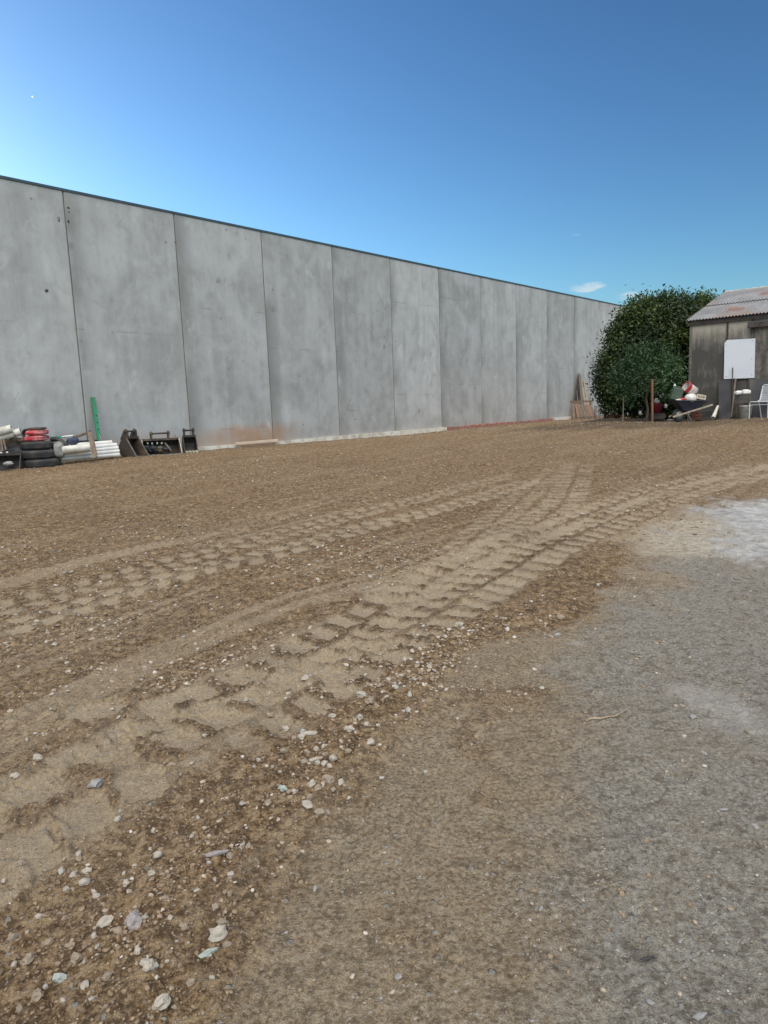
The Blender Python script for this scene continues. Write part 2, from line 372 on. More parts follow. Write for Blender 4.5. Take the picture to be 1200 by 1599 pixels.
# ---- corrugated roof
k = NT('weathered_corrugated_iron'); geo = k.n('ShaderNodeNewGeometry')
ra = k.n('ShaderNodeAttribute', attribute_name='rust'); rv = ra.outputs['Fac']
n1 = k.noise(1.5, 5, None, .6); n2 = k.noise(9, 5, None, .65)
c = k.mix(k.rng(n1, .35, .65), (.34,.345,.35), (.23,.232,.235)); c = k.mix(k.rng(n2, .5, .75, 0, .5), c, (.28,.22,.17))
c = k.mix(k.rng(k.math('ADD', k.noise(.9, 3), k.math('MULTIPLY', n2, .4)), .72, .85, 0, .55), c, (.34,.2,.12))
c = k.mix(k.math('MULTIPLY', rv, k.rng(n2, .35, .6, .15, .85)), c, (.24,.125,.085))
k.bump(n2, .15, .004); MT['roof'] = k.fin(c, k.rng(n2, .3, .7, .4, .65), .35)
# ---- leaves
def leafmat(name, a, b, spec=.4):
    k = NT(name); g = k.n('ShaderNodeAttribute', attribute_name='tint')
    c = k.mix(g.outputs['Fac'], a, b); m = k.fin(c, .5, 0, spec)
    tr = k.n('ShaderNodeBsdfTranslucent'); k.set(tr.inputs[0], k.mix(.5, c, (.10,.16,.02))); ms = k.n('ShaderNodeMixShader'); ms.inputs[0].default_value = .22
    out = k.t.nodes['Material Output']; k.t.links.new(k.b.outputs[0], ms.inputs[1]); k.t.links.new(tr.outputs[0], ms.inputs[2]); k.t.links.new(ms.outputs[0], out.inputs[0]); return m
MT['leaf_dark'] = leafmat('dark_glossy_leaf', (.013,.028,.011), (.105,.155,.035))
MT['leaf_light'] = leafmat('bluish_green_leaf', (.018,.052,.024), (.075,.15,.055))
MT['weed'] = leafmat('weed_leaf', (.05,.08,.03), (.1,.12,.06))
# ---- stones
def stonemat(name, a, b):
    k = NT(name); c = k.mix(k.rng(k.noise(30, 5, None, .6), .35, .65), a, b)
    c = k.mix(k.math('MULTIPLY', k.rng(k.noise(14, 5, None, .65), .5, .62), .55), c, (.21,.15,.1))
    k.bump(k.noise(70, 4), .5, .003); return k.fin(c, .85)
MT['stone_pale'] = stonemat('pale_stone', (.50,.465,.405), (.35,.31,.255))
MT['stone_tan'] = stonemat('tan_stone', (.34,.28,.21), (.24,.19,.14))
MT['stone_grey'] = stonemat('grey_stone', (.36,.36,.36), (.24,.24,.24))
MT['stone_aqua'] = stonemat('pale_aqua_stone', (.42,.47,.44), (.31,.35,.32))
MT['stone_mauve'] = stonemat('mauve_white_stone', (.42,.39,.385), (.21,.185,.185))
# ---- ground
k = NT('disturbed_ground')
g1 = k.n('ShaderNodeAttribute', attribute_name='zone'); s1 = k.n('ShaderNodeSeparateColor'); k.t.links.new(g1.outputs['Color'], s1.inputs[0])
comp, grey, pale = s1.outputs[0], s1.outputs[1], s1.outputs[2]
g2 = k.n('ShaderNodeAttribute', attribute_name='zone_b'); s2 = k.n('ShaderNodeSeparateColor'); k.t.links.new(g2.outputs['Color'], s2.inputs[0])
cream, dark, lite = s2.outputs[0], s2.outputs[1], s2.outputs[2]
nA = k.noise(1.1, 6, None, .6); nB = k.noise(9, 6, None, .65); nC = k.noise(60, 5, None, .7); nD = k.noise(260, 3, None, .7); nE = k.noise(19, 3, None, .6)  # dark colour in the noise hollows below paints shade between crumbs, beside damp soil
loose = k.mix(k.rng(nB, .38, .62), (.285,.182,.092), (.135,.080,.038))
loose = k.mix(k.rng(nC, .45, .7, 0, .8), loose, (.49,.365,.225)); loose = k.mix(k.rng(nC, .51, .39, 0, .9), loose, (.075,.047,.025)); loose = k.mix(k.rng(nE, .47, .37, 0, .75), loose, (.075,.047,.026)); loose = k.mix(k.rng(nE, .54, .64, 0, .75), loose, (.47,.35,.215))
tan = k.mix(k.rng(nB, .35, .65), (.41,.33,.22), (.29,.228,.15)); tan = k.mix(k.rng(nC, .5, .64, 0, .75), tan, (.52,.45,.345)); tan = k.mix(k.rng(nC, .49, .38, 0, .8), tan, (.15,.11,.07)); tan = k.mix(k.rng(nE, .44, .33, 0, .5), tan, (.16,.12,.08))
c = k.mix(comp, loose, tan)
gr = k.mix(k.rng(nB, .3, .7), (.355,.335,.285), (.245,.226,.186)); gr = k.mix(k.rng(nC, .51, .64, 0, .75), gr, (.50,.48,.43)); gr = k.mix(k.rng(nC, .48, .36, 0, .8), gr, (.11,.095,.073)); gr = k.mix(k.rng(nE, .45, .35, 0, .65), gr, (.12,.10,.078)); gr = k.mix(k.rng(nE, .58, .68, 0, .5), gr, (.42,.40,.36))
c = k.mix(grey, c, gr)
pl = k.mix(k.rng(k.noise(7, 6, None, .7), .36, .64), (.68,.675,.655), (.33,.335,.335)); c = k.mix(pale, c, pl)
cr_ = k.mix(k.rng(nE, .4, .6), (.64,.58,.46), (.38,.32,.23)); c = k.mix(cream, c, cr_)
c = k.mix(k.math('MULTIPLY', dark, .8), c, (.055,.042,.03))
c = k.mix(k.rng(lite, 0, 1, 0, .8), c, k.mix(k.rng(nC, .35, .65), (.42,.34,.235), (.54,.445,.32)))
# broad tone drift of drier and damper earth
c = k.mix(k.rng(nA, .5, .75, 0, .35), c, (.33,.25,.165)); c = k.mix(k.rng(nA, .48, .25, 0, .35), c, (.12,.08,.05))
# embedded grit: pale flecks; pores darkened as painted shade
vf = k.voro(75, None, 'F1', 'Distance'); vc = k.voro(75, None, 'F1', 'Color'); sc3 = k.n('ShaderNodeSeparateColor'); k.t.links.new(vc, sc3.inputs[0])
fl = k.math('MULTIPLY', k.rng(vf, .34, .26), k.rng(sc3.outputs[0], .80, .82))
c = k.mix(k.math('MULTIPLY', fl, .8), c, k.mix(sc3.outputs[1], (.5,.46,.4), (.33,.32,.3)))
vf2 = k.voro(28, None, 'F1', 'Distance'); vc2 = k.voro(28, None, 'F1', 'Color'); sc4 = k.n('ShaderNodeSeparateColor'); k.t.links.new(vc2, sc4.inputs[0])
fl2 = k.math('MULTIPLY', k.rng(vf2, .3, .24), k.rng(sc4.outputs[0], .90, .92))
c = k.mix(k.math('MULTIPLY', fl2, .75), c, k.mix(sc4.outputs[1], (.45,.42,.36), (.3,.31,.3)))
c = k.mix(k.rng(nD, .52, .36, 0, .6), c, (.085,.06,.04))
hh = k.math('ADD', k.math('MULTIPLY', nC, 1.0), k.math('ADD', k.math('MULTIPLY', nD, .35), k.math('ADD', k.math('MULTIPLY', fl, .25), k.math('MULTIPLY', fl2, .5))))
k.bump(hh, 1.0, .02)
MT['ground'] = k.fin(c, .95, 0, .2)
k = NT('loose_gravel'); g = k.n('ShaderNodeAttribute', attribute_name='tone'); c = k.mix(k.rng(k.noise(120, 3), .4, .65, 0, .5), g.outputs['Color'], (.2,.15,.1)); MT['gravel'] = k.fin(c, .92, 0, .25)

# ------------------------------------------------------------------ numpy noise
def _h(ix, iy, s):
    h = (ix.astype(np.int64)*374761393+iy.astype(np.int64)*668265263+s*1442695041) & 0xffffffff
    h = ((h ^ (h >> 13))*1274126177) & 0xffffffff
    return ((h ^ (h >> 16)) & 0xffff)/65535.0
def vn(x, y, s):
    ix = np.floor(x); iy = np.floor(y); fx = x-ix; fy = y-iy; fx = fx*fx*(3-2*fx); fy = fy*fy*(3-2*fy)
    return (_h(ix, iy, s)*(1-fx)+_h(ix+1, iy, s)*fx)*(1-fy)+(_h(ix, iy+1, s)*(1-fx)+_h(ix+1, iy+1, s)*fx)*fy
def fbm(x, y, s, o=4):
    a = .5; r = 0; t = 0
    for i in range(o):
        r = r+a*vn(x*2**i+i*17.3, y*2**i+i*5.1, s+i); t += a; a *= .55
    return r/t
def cells(x, y, s):                          # distance to the nearest scattered point: rounded clods
    ix = np.floor(x); iy = np.floor(y); d = np.full(x.shape, 9.0); val = np.zeros(x.shape)
    for a in (-1, 0, 1):
        for b in (-1, 0, 1):
            cx, cy = ix+a, iy+b; px = cx+_h(cx, cy, s); py = cy+_h(cx, cy, s+7); dd = (x-px)**2+(y-py)**2
            m = dd < d; d = np.where(m, dd, d); val = np.where(m, _h(cx, cy, s+13), val)
    return np.sqrt(d), val
def ss(v, a, b): t = np.clip((v-a)/(b-a), 0, 1); return t*t*(3-2*t)
def smooth_line(P, it=2):
    P = np.array(P, float)
    for _ in range(it):
        Q = [P[0]]
        for i in range(len(P)-1): Q += [P[i]*.75+P[i+1]*.25, P[i]*.25+P[i+1]*.75]
        Q.append(P[-1]); P = np.array(Q)
    return P
def track_coords(x, y, P, ext=True):
    best = np.full(x.shape, 1e9); S = np.zeros(x.shape); T = np.zeros(x.shape); acc = 0.0
    for i in range(len(P)-1):
        a, b = P[i], P[i+1]; d = b-a; L = np.hypot(*d); u = d/L
        t = (x-a[0])*u[0]+(y-a[1])*u[1]; lat = (x-a[0])*u[1]-(y-a[1])*u[0]
        lo = -1e9 if (i == 0 and ext) else 0; hi = 1e9 if (i == len(P)-2 and ext) else L
        tc_ = np.clip(t, lo, hi); dd = np.hypot(t-tc_, lat); m = dd < best
        best = np.where(m, dd, best); S = np.where(m, acc+tc_, S); T = np.where(m, np.sign(lat)*np.hypot(t-tc_, lat), T); acc += L
    return S, T                              # along, across (positive to the right of travel)
def line(pts): return smooth_line([tuple(gp(*p)[:2]) for p in pts])
# courses of the wheel and roller marks and the edges of the surfaces, surveyed on the ground
TR = [ # course, half width, lug pitch, strength, chevron
    (line([(-160,1420),(60,1335),(215,1235),(390,1120),(560,1030),(700,948),(850,858),(960,808),(1090,762),(1260,722)]), .30, .235, 1.0, .55),
    (line([(-160,1330),(30,1250),(200,1160),(370,1075),(500,1010),(640,925),(760,868),(880,818),(1010,768),(1180,728)]), .24, .27, .95, -.5),
    (line([(620,930),(760,868),(850,812),(885,780),(897,750),(905,725)]), .27, .21, .85, .2),
    (line([(-150,1040),(0,985),(120,948),(300,890),(430,866),(560,822),(700,792),(830,752)]), .21, .25, 1.15, .5),
    (line([(-150,1000),(40,938),(200,896),(380,850),(540,805),(680,772),(800,742)]), .20, .22, .8, -.45),
    (line([(640,940),(720,860),(800,790),(850,750),(880,720)]), .22, .2, .55, .2),
    (line([(300,850),(450,800),(560,765),(640,742)]), .16, .22, .35, .4),
]
B1 = line([(1400,725),(1200,770),(1060,812),(960,870),(890,985),(780,990),(700,1020),(655,1110),(560,1230),(455,1315),(400,1420),(300,1700)])
B2 = line([(1400,735),(1250,768),(1150,800),(1070,850),(985,905),(925,960),(900,1080),(885,1200),(865,1400),(820,1700)])
def zones(x, y):
    n1 = fbm(x*1.7, y*1.7, 31, 5)-.5; n2 = fbm(x*6, y*6, 41, 4)-.5
    _, t1 = track_coords(x, y, B1); _, t2 = track_coords(x, y, B2)
    # both edges are drawn from far to near, so the paved side lies to their left
    r = np.hypot(x, y); wob = np.clip(r/4, .5, 2.2)
    comp = ss(-t1+n1*.35*wob+n2*.22*wob, -.05, .12)
    grey = ss(-t2+n1*.8*wob+n2*.45, -.25, .35)
    comp = comp*(1-.55*ss(fbm(x*2.6+5, y*2.6, 37, 4), .56, .68)*(1-grey*.55))
    return comp, grey
def world_patch(px, py, rx, ry):
    p = gp(px, py); d = math.hypot(p.x, p.y); dist = math.hypot(d, CZ)
    return (p.x, p.y, .82*rx/FPX*dist, .74*ry/FPX*dist*dist/CZ)
# single pressed prints of the nearest wheel pass
PRINTS = [world_patch(*q) for q in [(238,1135,62,17),(172,1168,62,20),(222,1226,44,32),(132,1275,48,34),(45,1235,58,24),(36,1330,55,44),(524,1052,40,22),(382,1056,50,15),(500,1030,58,13),(262,1092,60,14),(316,1108,46,12),(-40,1400,60,40),(-30,1290,40,30),(150,1110,50,14),(430,1075,30,10),(600,1010,50,12),(452,1040,40,12)]]
def tread(x, y):
    """height offset, lightness of the pressed soil, how much is inside any track"""
    hz = np.zeros(x.shape); li = np.zeros(x.shape); ins = np.zeros(x.shape)
    n1 = fbm(x*3.2, y*3.2, 51, 3); n2 = fbm(x*14, y*14, 61, 3)-.5; n3 = fbm(x*1.1, y*1.1, 71, 3); n5 = fbm(x*38, y*38, 65, 3)-.5; r = np.hypot(x, y)
    for ti, (P, hw, pitch, st0, chev) in enumerate(TR):
        S, T = track_coords(x, y, P, False)
        st = st0*(ss(r, 2.7, 3.5) if ti < 2 else 1.0)*(1-.75*ss(r, 9.0, 13.5)*(1 if ti in (2, 5, 6, 4) else .35))
        T2 = T+(n1-.5)*.07; inside = ss(hw-np.abs(T2), -.02, .04)
        half = (T2 > 0)*.5
        ph = (S+chev*np.abs(T)*.35+(n1-.5)*.07+(n3-.5)*.16)/pitch+half
        fr = ph-np.floor(ph); idx = np.floor(ph)
        lugr = _h(idx, idx*0+half*2, 91)
        bar = ss(.31+.10*(lugr-.5)-np.abs(fr-.5)+n2*.15+n5*.16, -.03, .06)
        mid = ss(np.abs(T2), .015, .05)
        q = bar*mid*inside*st*ss(.24+.88*(n1*.6+n3*.5)+lugr*.30+.12*(ti == 3), .40, .52)
        hz += inside*(-.006)*st+(1-bar)*inside*.011*st-q*.007
        li = np.maximum(li, np.clip(q, 0, 1)); ins = np.maximum(ins, np.clip(inside*st, 0, 1))
    for cx, cy, rx, ry in PRINTS:
        u, v = (x-cx), (y-cy); a = .55; u, v = u*math.cos(a)+v*math.sin(a), -u*math.sin(a)+v*math.cos(a)
        q = ss(1-(np.abs(u/rx)**3.4+np.abs(v/ry)**3.4)+(n1-.5)*1.1+n2*1.5+n5*1.0, .05, .5); hz -= q*.014; hz += .012*np.exp(-((1-(np.abs(u/rx)**2+np.abs(v/ry)**2)+.5)/.35)**2); li = np.maximum(li, q*.9); ins = np.maximum(ins, q)
    return hz, li, ins
def stuff_height(x, y, detail=True):
    comp, grey = zones(x, y); hz, li, ins = tread(x, y)
    firm = np.clip(comp+li*.9, 0, 1)
    z = base_z(x, y)+(fbm(x*.7, y*.7, 3, 3)-.5)*.05*np.clip(np.hypot(x, y)/6, .2, 1)
    # windrow of loose stones left along the inner edge of the near track
    _, t1 = track_coords(x, y, B1); r = np.hypot(x, y)
    z = z+.035*np.exp(-((t1-.22)/.16)**2)*(r < 7)+hz*(1-comp*.7)
    # grader lines
    S, T = track_coords(x, y, TR[3][0]); z = z+(1-firm)*(1-ins)*.016*(fbm(S*.25, T*9.0, 88, 3)-.5)*2
    rough = (1-firm*.86)
    patch = .55+.9*fbm(x*.9+3, y*.9, 77, 3)
    c1, v1 = cells(x*14, y*14, 5); c2, v2 = cells(x*34, y*34, 6)
    z = z+rough*patch*(.021*np.clip(1-c1*1.5, 0, 1)*(v1 > .35)*v1+.008*np.clip(1-c2*1.5, 0, 1)*v2+.018*(fbm(x*9, y*9, 8, 3)-.5)+.011*(fbm(x*45, y*45, 9, 3)-.5))
    z = z+firm*(.012*(fbm(x*12, y*12, 18, 4)-.5)+.006*(fbm(x*60, y*60, 19, 2)-.5))+grey*(.006*np.clip(1-c2*1.4, 0, 1)*(v2 > .6))
    return z, comp, grey, li, ins

# ------------------------------------------------------------------ ground sheet
NA, NR = 900, 700
azs = np.radians(np.r_[np.linspace(-180, -56, 22), np.linspace(-50, -41, 40), np.linspace(-40, 46, NA), np.linspace(47, 56, 30), np.linspace(62, 180, 22)])
phi = np.linspace(math.radians(67), math.radians(1.9), NR)
rad = CZ/np.tan(phi); rad = rad[rad < 46]
rad = np.r_[0.02, .2, .4, .55, rad[rad > .6], 55, 70, 100, 160, 300, 700, 1500]
RR, AA = np.meshgrid(rad, azs, indexing='ij'); gx = (RR*np.sin(AA)).ravel(); gy = (RR*np.cos(AA)).ravel()
z, comp, grey, li, ins = stuff_height(gx, gy)
r = np.hypot(gx, gy)
# keep the earth from climbing through the wall and level it far away
z = np.where(r > 60, np.minimum(z, CZ-.95), z)
sN = gx*N.x+gy*N.y; sD = gx*D.x+gy*D.y
z = np.where(sN > 16.3, np.minimum(z, CZ-1.0), z)
nn = fbm(gx*2.2, gy*2.2, 131, 5)-.5; nf = fbm(gx*9, gy*9, 141, 4)-.5
def ell(px, py, rx, ry, rot=0):
    p = gp(px, py); dx, dy = gx-p.x, gy-p.y; c_, s_ = math.cos(rot), math.sin(rot)
    return 1-np.hypot((dx*c_+dy*s_)/rx, (-dx*s_+dy*c_)/ry)
pale = ss(np.maximum(ell(1165,838,.95,1.0,-.3), ell(1230,805,1.0,1.1,-.5))+nn*.9+nf*.7, -.05, .35)
cream = ss(np.maximum(ell(1045,852,.55,.75,-.5), ell(1085,822,.5,.6,-.5))+nn*1.1+nf*.8, .05, .6)*.75
spot = ss(np.maximum(np.maximum(ell(1012,836,.16,.26), ell(1150,1120,.3,.5)), np.maximum(ell(1085,1085,.25,.2), ell(900,1005,.16,.12)))+nn*.8+nf*.8, .2, .7)*.5
pale = np.clip(np.maximum(pale, spot)*(1-cream*.7), 0, 1)
grey2 = grey
# bare dark earth under the trees and a darker strip along the wall foot
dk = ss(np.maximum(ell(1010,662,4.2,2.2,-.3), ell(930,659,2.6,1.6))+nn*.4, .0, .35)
foot_dark = ss(15.9-sN, 1.3, .2)*ss(nn, -.3, .2)*.35*(sD < 32)
dk = np.clip(np.maximum(np.maximum(dk*.75, foot_dark), np.clip(ins, 0, 1)*(1-np.clip(li*1.6, 0, 1))*.42*(1-comp*.6)*(1-ss(r, 6.5, 9.5))), 0, 1)
_, tb = track_coords(gx, gy, B1)
rip = ss(fbm(gx*.8, gy*.8, 171, 4), .5, .75)*.35
calm = 1-.85*np.exp(-((tb-.25)/.32)**2)*(r < 7)
rip = rip*calm
comp_c = np.clip(comp*.82+(1-comp)*np.maximum(li*.95, rip*.4), 0, 1)
SS_, TT_ = track_coords(gx, gy, TR[3][0])
drag = ss(fbm(SS_*.2, TT_*9.0, 188, 4), .54, .70)*(1-comp)*.6*calm
lite = np.clip(li*(1-comp*.6)*.85+drag*.7*(r < 9)+drag*.4, 0, 1)
nr, na = RR.shape
i = np.arange(nr-1)[:, None]*na+np.arange(na-1)[None, :]
F = np.stack([i, i+1, i+na+1, i+na], -1).reshape(-1, 4)
me = bpy.data.meshes.new('ground'); nvx = len(gx)
me.vertices.add(nvx); me.vertices.foreach_set('co', np.stack([gx, gy, z], 1).astype(np.float32).ravel())
me.loops.add(F.size); me.loops.foreach_set('vertex_index', F.ravel().astype(np.int32))
me.polygons.add(len(F)); me.polygons.foreach_set('loop_start', np.arange(0, F.size, 4, dtype=np.int32)); me.polygons.foreach_set('use_smooth', np.ones(len(F), bool))
me.update(calc_edges=True)
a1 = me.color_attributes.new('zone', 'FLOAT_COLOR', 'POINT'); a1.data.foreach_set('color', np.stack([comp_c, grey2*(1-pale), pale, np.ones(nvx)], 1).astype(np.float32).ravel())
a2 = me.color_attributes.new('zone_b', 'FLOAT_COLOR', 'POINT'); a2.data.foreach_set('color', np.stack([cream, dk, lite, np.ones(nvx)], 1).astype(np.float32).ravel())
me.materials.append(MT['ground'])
me.flip_normals()
ground = bpy.data.objects.new('ground', me); col.objects.link(ground); tag(ground, 'brown graded dirt yard with wheel tracks and compacted grey gravel', None, None, 'structure')

# ------------------------------------------------------------------ gravel and clods too many to count
def pebbles(name, xs, ys, size, tones, sub, label, sink=.3, flat=.62):
    bm = bmesh.new(); bmesh.ops.create_icosphere(bm, subdivisions=sub, radius=1)
    V0 = np.array([v.co[:] for v in bm.verts]); F0 = np.array([[v.index for v in f.verts] for f in bm.faces]); bm.free()
    n = len(xs); zz = stuff_height(xs, ys)[0]
    V = np.repeat(V0[None], n, 0)*(1+rng.normal(0, .17, (n, len(V0), 1)))
    scl = np.stack([rng.uniform(.75, 1.35, n), rng.uniform(.7, 1.1, n), rng.uniform(.5, 1.0, n)*flat/.62*.8], 1)
    V = V*scl[:, None, :]
    tilt = rng.normal(0, .35, (n, 2)); a = rng.uniform(0, 2*np.pi, n)
    ct, st_ = np.cos(tilt[:, 0])[:, None], np.sin(tilt[:, 0])[:, None]
    y_, z_ = V[..., 1]*ct-V[..., 2]*st_, V[..., 1]*st_+V[..., 2]*ct; V[..., 1], V[..., 2] = y_, z_
    ca, sa = np.cos(a)[:, None], np.sin(a)[:, None]
    x_, y_ = V[..., 0]*ca-V[..., 1]*sa, V[..., 0]*sa+V[..., 1]*ca; V[..., 0], V[..., 1] = x_, y_
    V = V*size[:, None, None]*.5
    V += np.stack([xs, ys, zz+size*sink*.5], 1)[:, None, :]
    F = (F0[None]+np.arange(n)[:, None, None]*len(V0)).reshape(-1, 3); V = V.reshape(-1, 3)
    me = bpy.data.meshes.new(name); me.vertices.add(len(V)); me.vertices.foreach_set('co', V.astype(np.float32).ravel())
    me.loops.add(F.size); me.loops.foreach_set('vertex_index', F.ravel().astype(np.int32))
    me.polygons.add(len(F)); me.polygons.foreach_set('loop_start', np.arange(0, F.size, 3, dtype=np.int32)); me.polygons.foreach_set('use_smooth', np.full(len(F), sub > 1))
    me.update(calc_edges=True)
    ca_ = me.color_attributes.new('tone', 'FLOAT_COLOR', 'POINT'); ca_.data.foreach_set('color', np.c_[np.repeat(tones, len(V0), 0), np.ones(len(V))].astype(np.float32).ravel())
    me.materials.append(MT['gravel'])
    o = bpy.data.objects.new(name, me); col.objects.link(o); tag(o, label, 'gravel' if name == 'gravel' else 'dirt', None, 'stuff'); return o
def scatter(n, r0, r1, a0, a1, keep, lo, hi, kmin, power=2.2):
    r = r0*(r1/r0)**rng.uniform(0, 1, n); a = np.radians(rng.uniform(a0, a1, n)); x, y = r*np.sin(a), r*np.cos(a)
    m = rng.uniform(0, 1, n) < keep(x, y); x, y, r = x[m], y[m], r[m]
    s = lo+(hi-lo)*rng.uniform(0, 1, len(x))**power; return x, y, np.minimum(np.maximum(s, kmin*r*rng.uniform(.7, 1.3, len(x))), .0068*np.hypot(r, CZ))
def loose_density(x, y):
    comp, grey = zones(x, y); _, li, ins = tread(x, y); _, t1 = track_coords(x, y, B1); r = np.hypot(x, y)
    d = (1-comp)*(.10+.75*ss(fbm(x*.8+9, y*.8, 201, 3), .48, .68))*(1-li*.9)*(1-ins*.5)
    d = d+1.1*np.exp(-((t1-.22)/.22)**2)*ss(r, 4.9, 4.0)*ss(r, 1.9, 2.6)*(1-li)
    d = np.where(x*N.x+y*N.y > 15.75, 0, d)
    return np.clip(d+comp*.03, 0, 1)
STC = np.array([(.52,.48,.41),(.46,.40,.32),(.36,.30,.23),(.30,.235,.17),(.27,.20,.14),(.38,.37,.35),(.56,.53,.49),(.36,.38,.37),(.26,.19,.125)])
def stone_tones(n, p): return STC[rng.choice(len(STC), n, p=p)]*rng.uniform(.82, 1.1, (n, 1))
P1 = [.07,.12,.17,.19,.16,.06,.04,.01,.18]
x, y, s = scatter(10000, 1.2, 4.5, -40, 34, loose_density, .006, .030, .0, 3.2); pebbles('gravel', x, y, s, stone_tones(len(x), P1), 2 if False else 1, 'loose pale gravel strewn over the near brown dirt')
x, y, s = scatter(46000, 3.5, 30, -33, 33, loose_density, .010, .038, .0013, 3.0); pebbles('gravel', x, y, s, stone_tones(len(x), P1), 1, 'loose small gravel strewn over the far brown dirt')
def clod_density(x, y):
    comp, grey = zones(x, y); _, li, ins = tread(x, y); return np.clip((1-comp)*(1-li*.92)*(.45+.8*fbm(x*1.3, y*1.3, 222, 3))+comp*(1-grey)*.10*(fbm(x*2.5, y*2.5, 223, 3) > .55), 0, 1)*(x*N.x+y*N.y < 15.7)
x, y, s = scatter(52000, 1.2, 16, -40, 36, clod_density, .004, .017, .0011, 2.8)
cc = np.array([(.225,.168,.112)])*rng.uniform(.6, 1.45, (len(x), 1))*np.array([(1, 1, 1)]); pebbles('dirt_clods', x, y, s, cc, 1, 'small brown clods of loose dirt crumbled over the yard', .25, .8)
def grit_density(x, y):
    comp, grey = zones(x, y); return np.clip(comp*(.12+.5*ss(fbm(x*2, y*2, 233, 3), .5, .68)), 0, 1)
x, y, s = scatter(24000, 1.2, 12, -5, 44, grit_density, .003, .012, .0009, 3)
pebbles('gravel', x, y, s, stone_tones(len(x), [.04,.06,.16,.07,.05,.42,.05,.08,.07])*.8, 1, 'fine grey grit bedded in the compacted surface at right', -.1, .6)

# ------------------------------------------------------------------ single stones that can be picked out
stone_me = []
for sd_ in range(7):
    b = MB(); b.lump((0, 0, 0), (1.1, .85, .72), seed=sd_*5+2, rough=.55, sub=2); me = bpy.data.meshes.new('stone')
    me.from_pydata(b.v, [], b.f); me.polygons.foreach_set('use_smooth', [sd_ % 3 == 1]*len(me.polygons)); stone_me.append(me)
stone_by = {}
def stone(px, py, sz, m='stone_pale', label=None, dims=(1, 1, 1), rz=None):
    if label is None: sz *= 1.0 if py < 1310 else .72
    else: sz *= .9 if py > 1310 else 1.05
    p = gp(px, py); x, y = p.x, p.y
    z = float(stuff_height(np.array([x]), np.array([y]))[0][0])
    dist = (Vector((x, y, z))-Vector((0, 0, CZ))).length; s = sz/FPX*dist
    i = random.randrange(7); key = (i, m)
    if key not in stone_by:
        me = stone_me[i].copy(); me.materials.append(MT[m]); stone_by[key] = me
    o = bpy.data.objects.new('stone', stone_by[key]); col.objects.link(o)
    o.location = (x, y, z+s*.2*dims[2]); o.scale = (s*dims[0]*.95, s*dims[1]*.95, s*dims[2]*.95); o.rotation_euler = (random.uniform(-.35, .35), random.uniform(-.35, .35), random.uniform(0, 6.28) if rz is None else rz)
    if label: tag(o, label, 'stone')
    else:
        col_ = {'stone_pale': 'pale angular', 'stone_tan': 'tan rounded', 'stone_grey': 'grey flat'}[m]
        where = 'on the compacted ground at right' if m == 'stone_grey' else 'in the loose stone cluster at the middle of the foreground' if (400 < px < 700 and 1010 < py < 1300) else 'in the crumbly dirt at the lower left' if py > 1310 else 'scattered over the wheel tracked dirt'
        tag(o, 'small %s stone %s' % (col_, where), 'stone', '%s stones %s' % (col_, where))
    return o
stone(342,1475,26,'stone_pale','large chalky white rounded stone just above the pale aqua one')
stone(325,1500,23,'stone_aqua','flat pale aqua stone just below the large white rounded stone',(1.15,.6,.5), .4)
stone(211,1455,30,'stone_mauve','upright wedge shaped white and mauve stone in the lower left dirt',(.65,1.0,1.0), .3)
stone(165,1444,20,'stone_pale','cream blocky stone just left of the mauve wedge stone')
stone(235,1539,21,'stone_pale','smooth pale stone below the mauve wedge stone near bottom edge')
stone(254,1590,24,'stone_pale','rounded pale stone cut by the bottom edge of the photo')
stone(94,1531,16,'stone_aqua','small round blue green stone near the lower left corner')
stone(338,1354,34,'stone_mauve','long flat dark mauve stone lying on the brown dirt',(1.1,.4,.3), -.1)
stone(150,1231,17,'stone_grey','blue grey stone pressed in beside the pale wheel print at left')
stone(565,1092,17,'stone_pale','bright white blocky stone at the top of the loose stone cluster',(1.1,.8,.8))
stone(483,1151,20,'stone_pale','long pale stone with a small bluish one resting behind it',(1.2,.6,.6), .2)
stone(495,1198,19,'stone_pale','long thin pale stone in the middle of the stone cluster',(1.2,.55,.5), .6)
stone(443,1245,12,'stone_aqua','small bluish white stone at the left end of a row of pebbles')
stone(473,1142,9,'stone_aqua','tiny pale blue stone behind the long pale stone')
stone(876,970,11,'stone_tan','pinkish tan stone alone on the soil edge beside the grey gravel')
for q in [(477,1060,12),(607,1068,9),(618,1083,11),(640,1091,11),(638,1114,11),(519,1123,12),(563,1133,13),(573,1144,12),(547,1153,14),(579,1169,13),(472,1157,12),(447,1135,10),(495,1182,9),(507,1181,10),(508,1207,11),(521,1201,15),(516,1211,9),(488,1238,12),(533,1232,12),(481,1271,15),(404,1185,8),(627,1064,9),(599,1090,8),(604,1100,7),(633,1041,8),(656,1022,9),(671,1046,9),(643,1037,6),(268,1454,13),(328,1364,10),(362,1383,13),(133,1383,20),(115,1370,15),(137,1363,16),(152,1400,14),(147,1392,10),(198,1382,15),(238,1372,15),(247,1340,20),(235,1327,9),(147,1465,14),(217,1503,16),(380,1332,9),(377,1340,9),(363,1333,9),(60,1185,12),(25,1215,11),(185,1290,10),(5,1367,12),(718,984,11),(934,916,7),(497,1208,9),(461,1249,9),(62,1437,12),(86,1012,7),(107,1052,7),(175,1105,7),(30,1045,6),(385,1093,9),(300,1195,7),(210,1350,9),(320,1150,7),(730,870,6),(760,905,6)]: stone(*q)
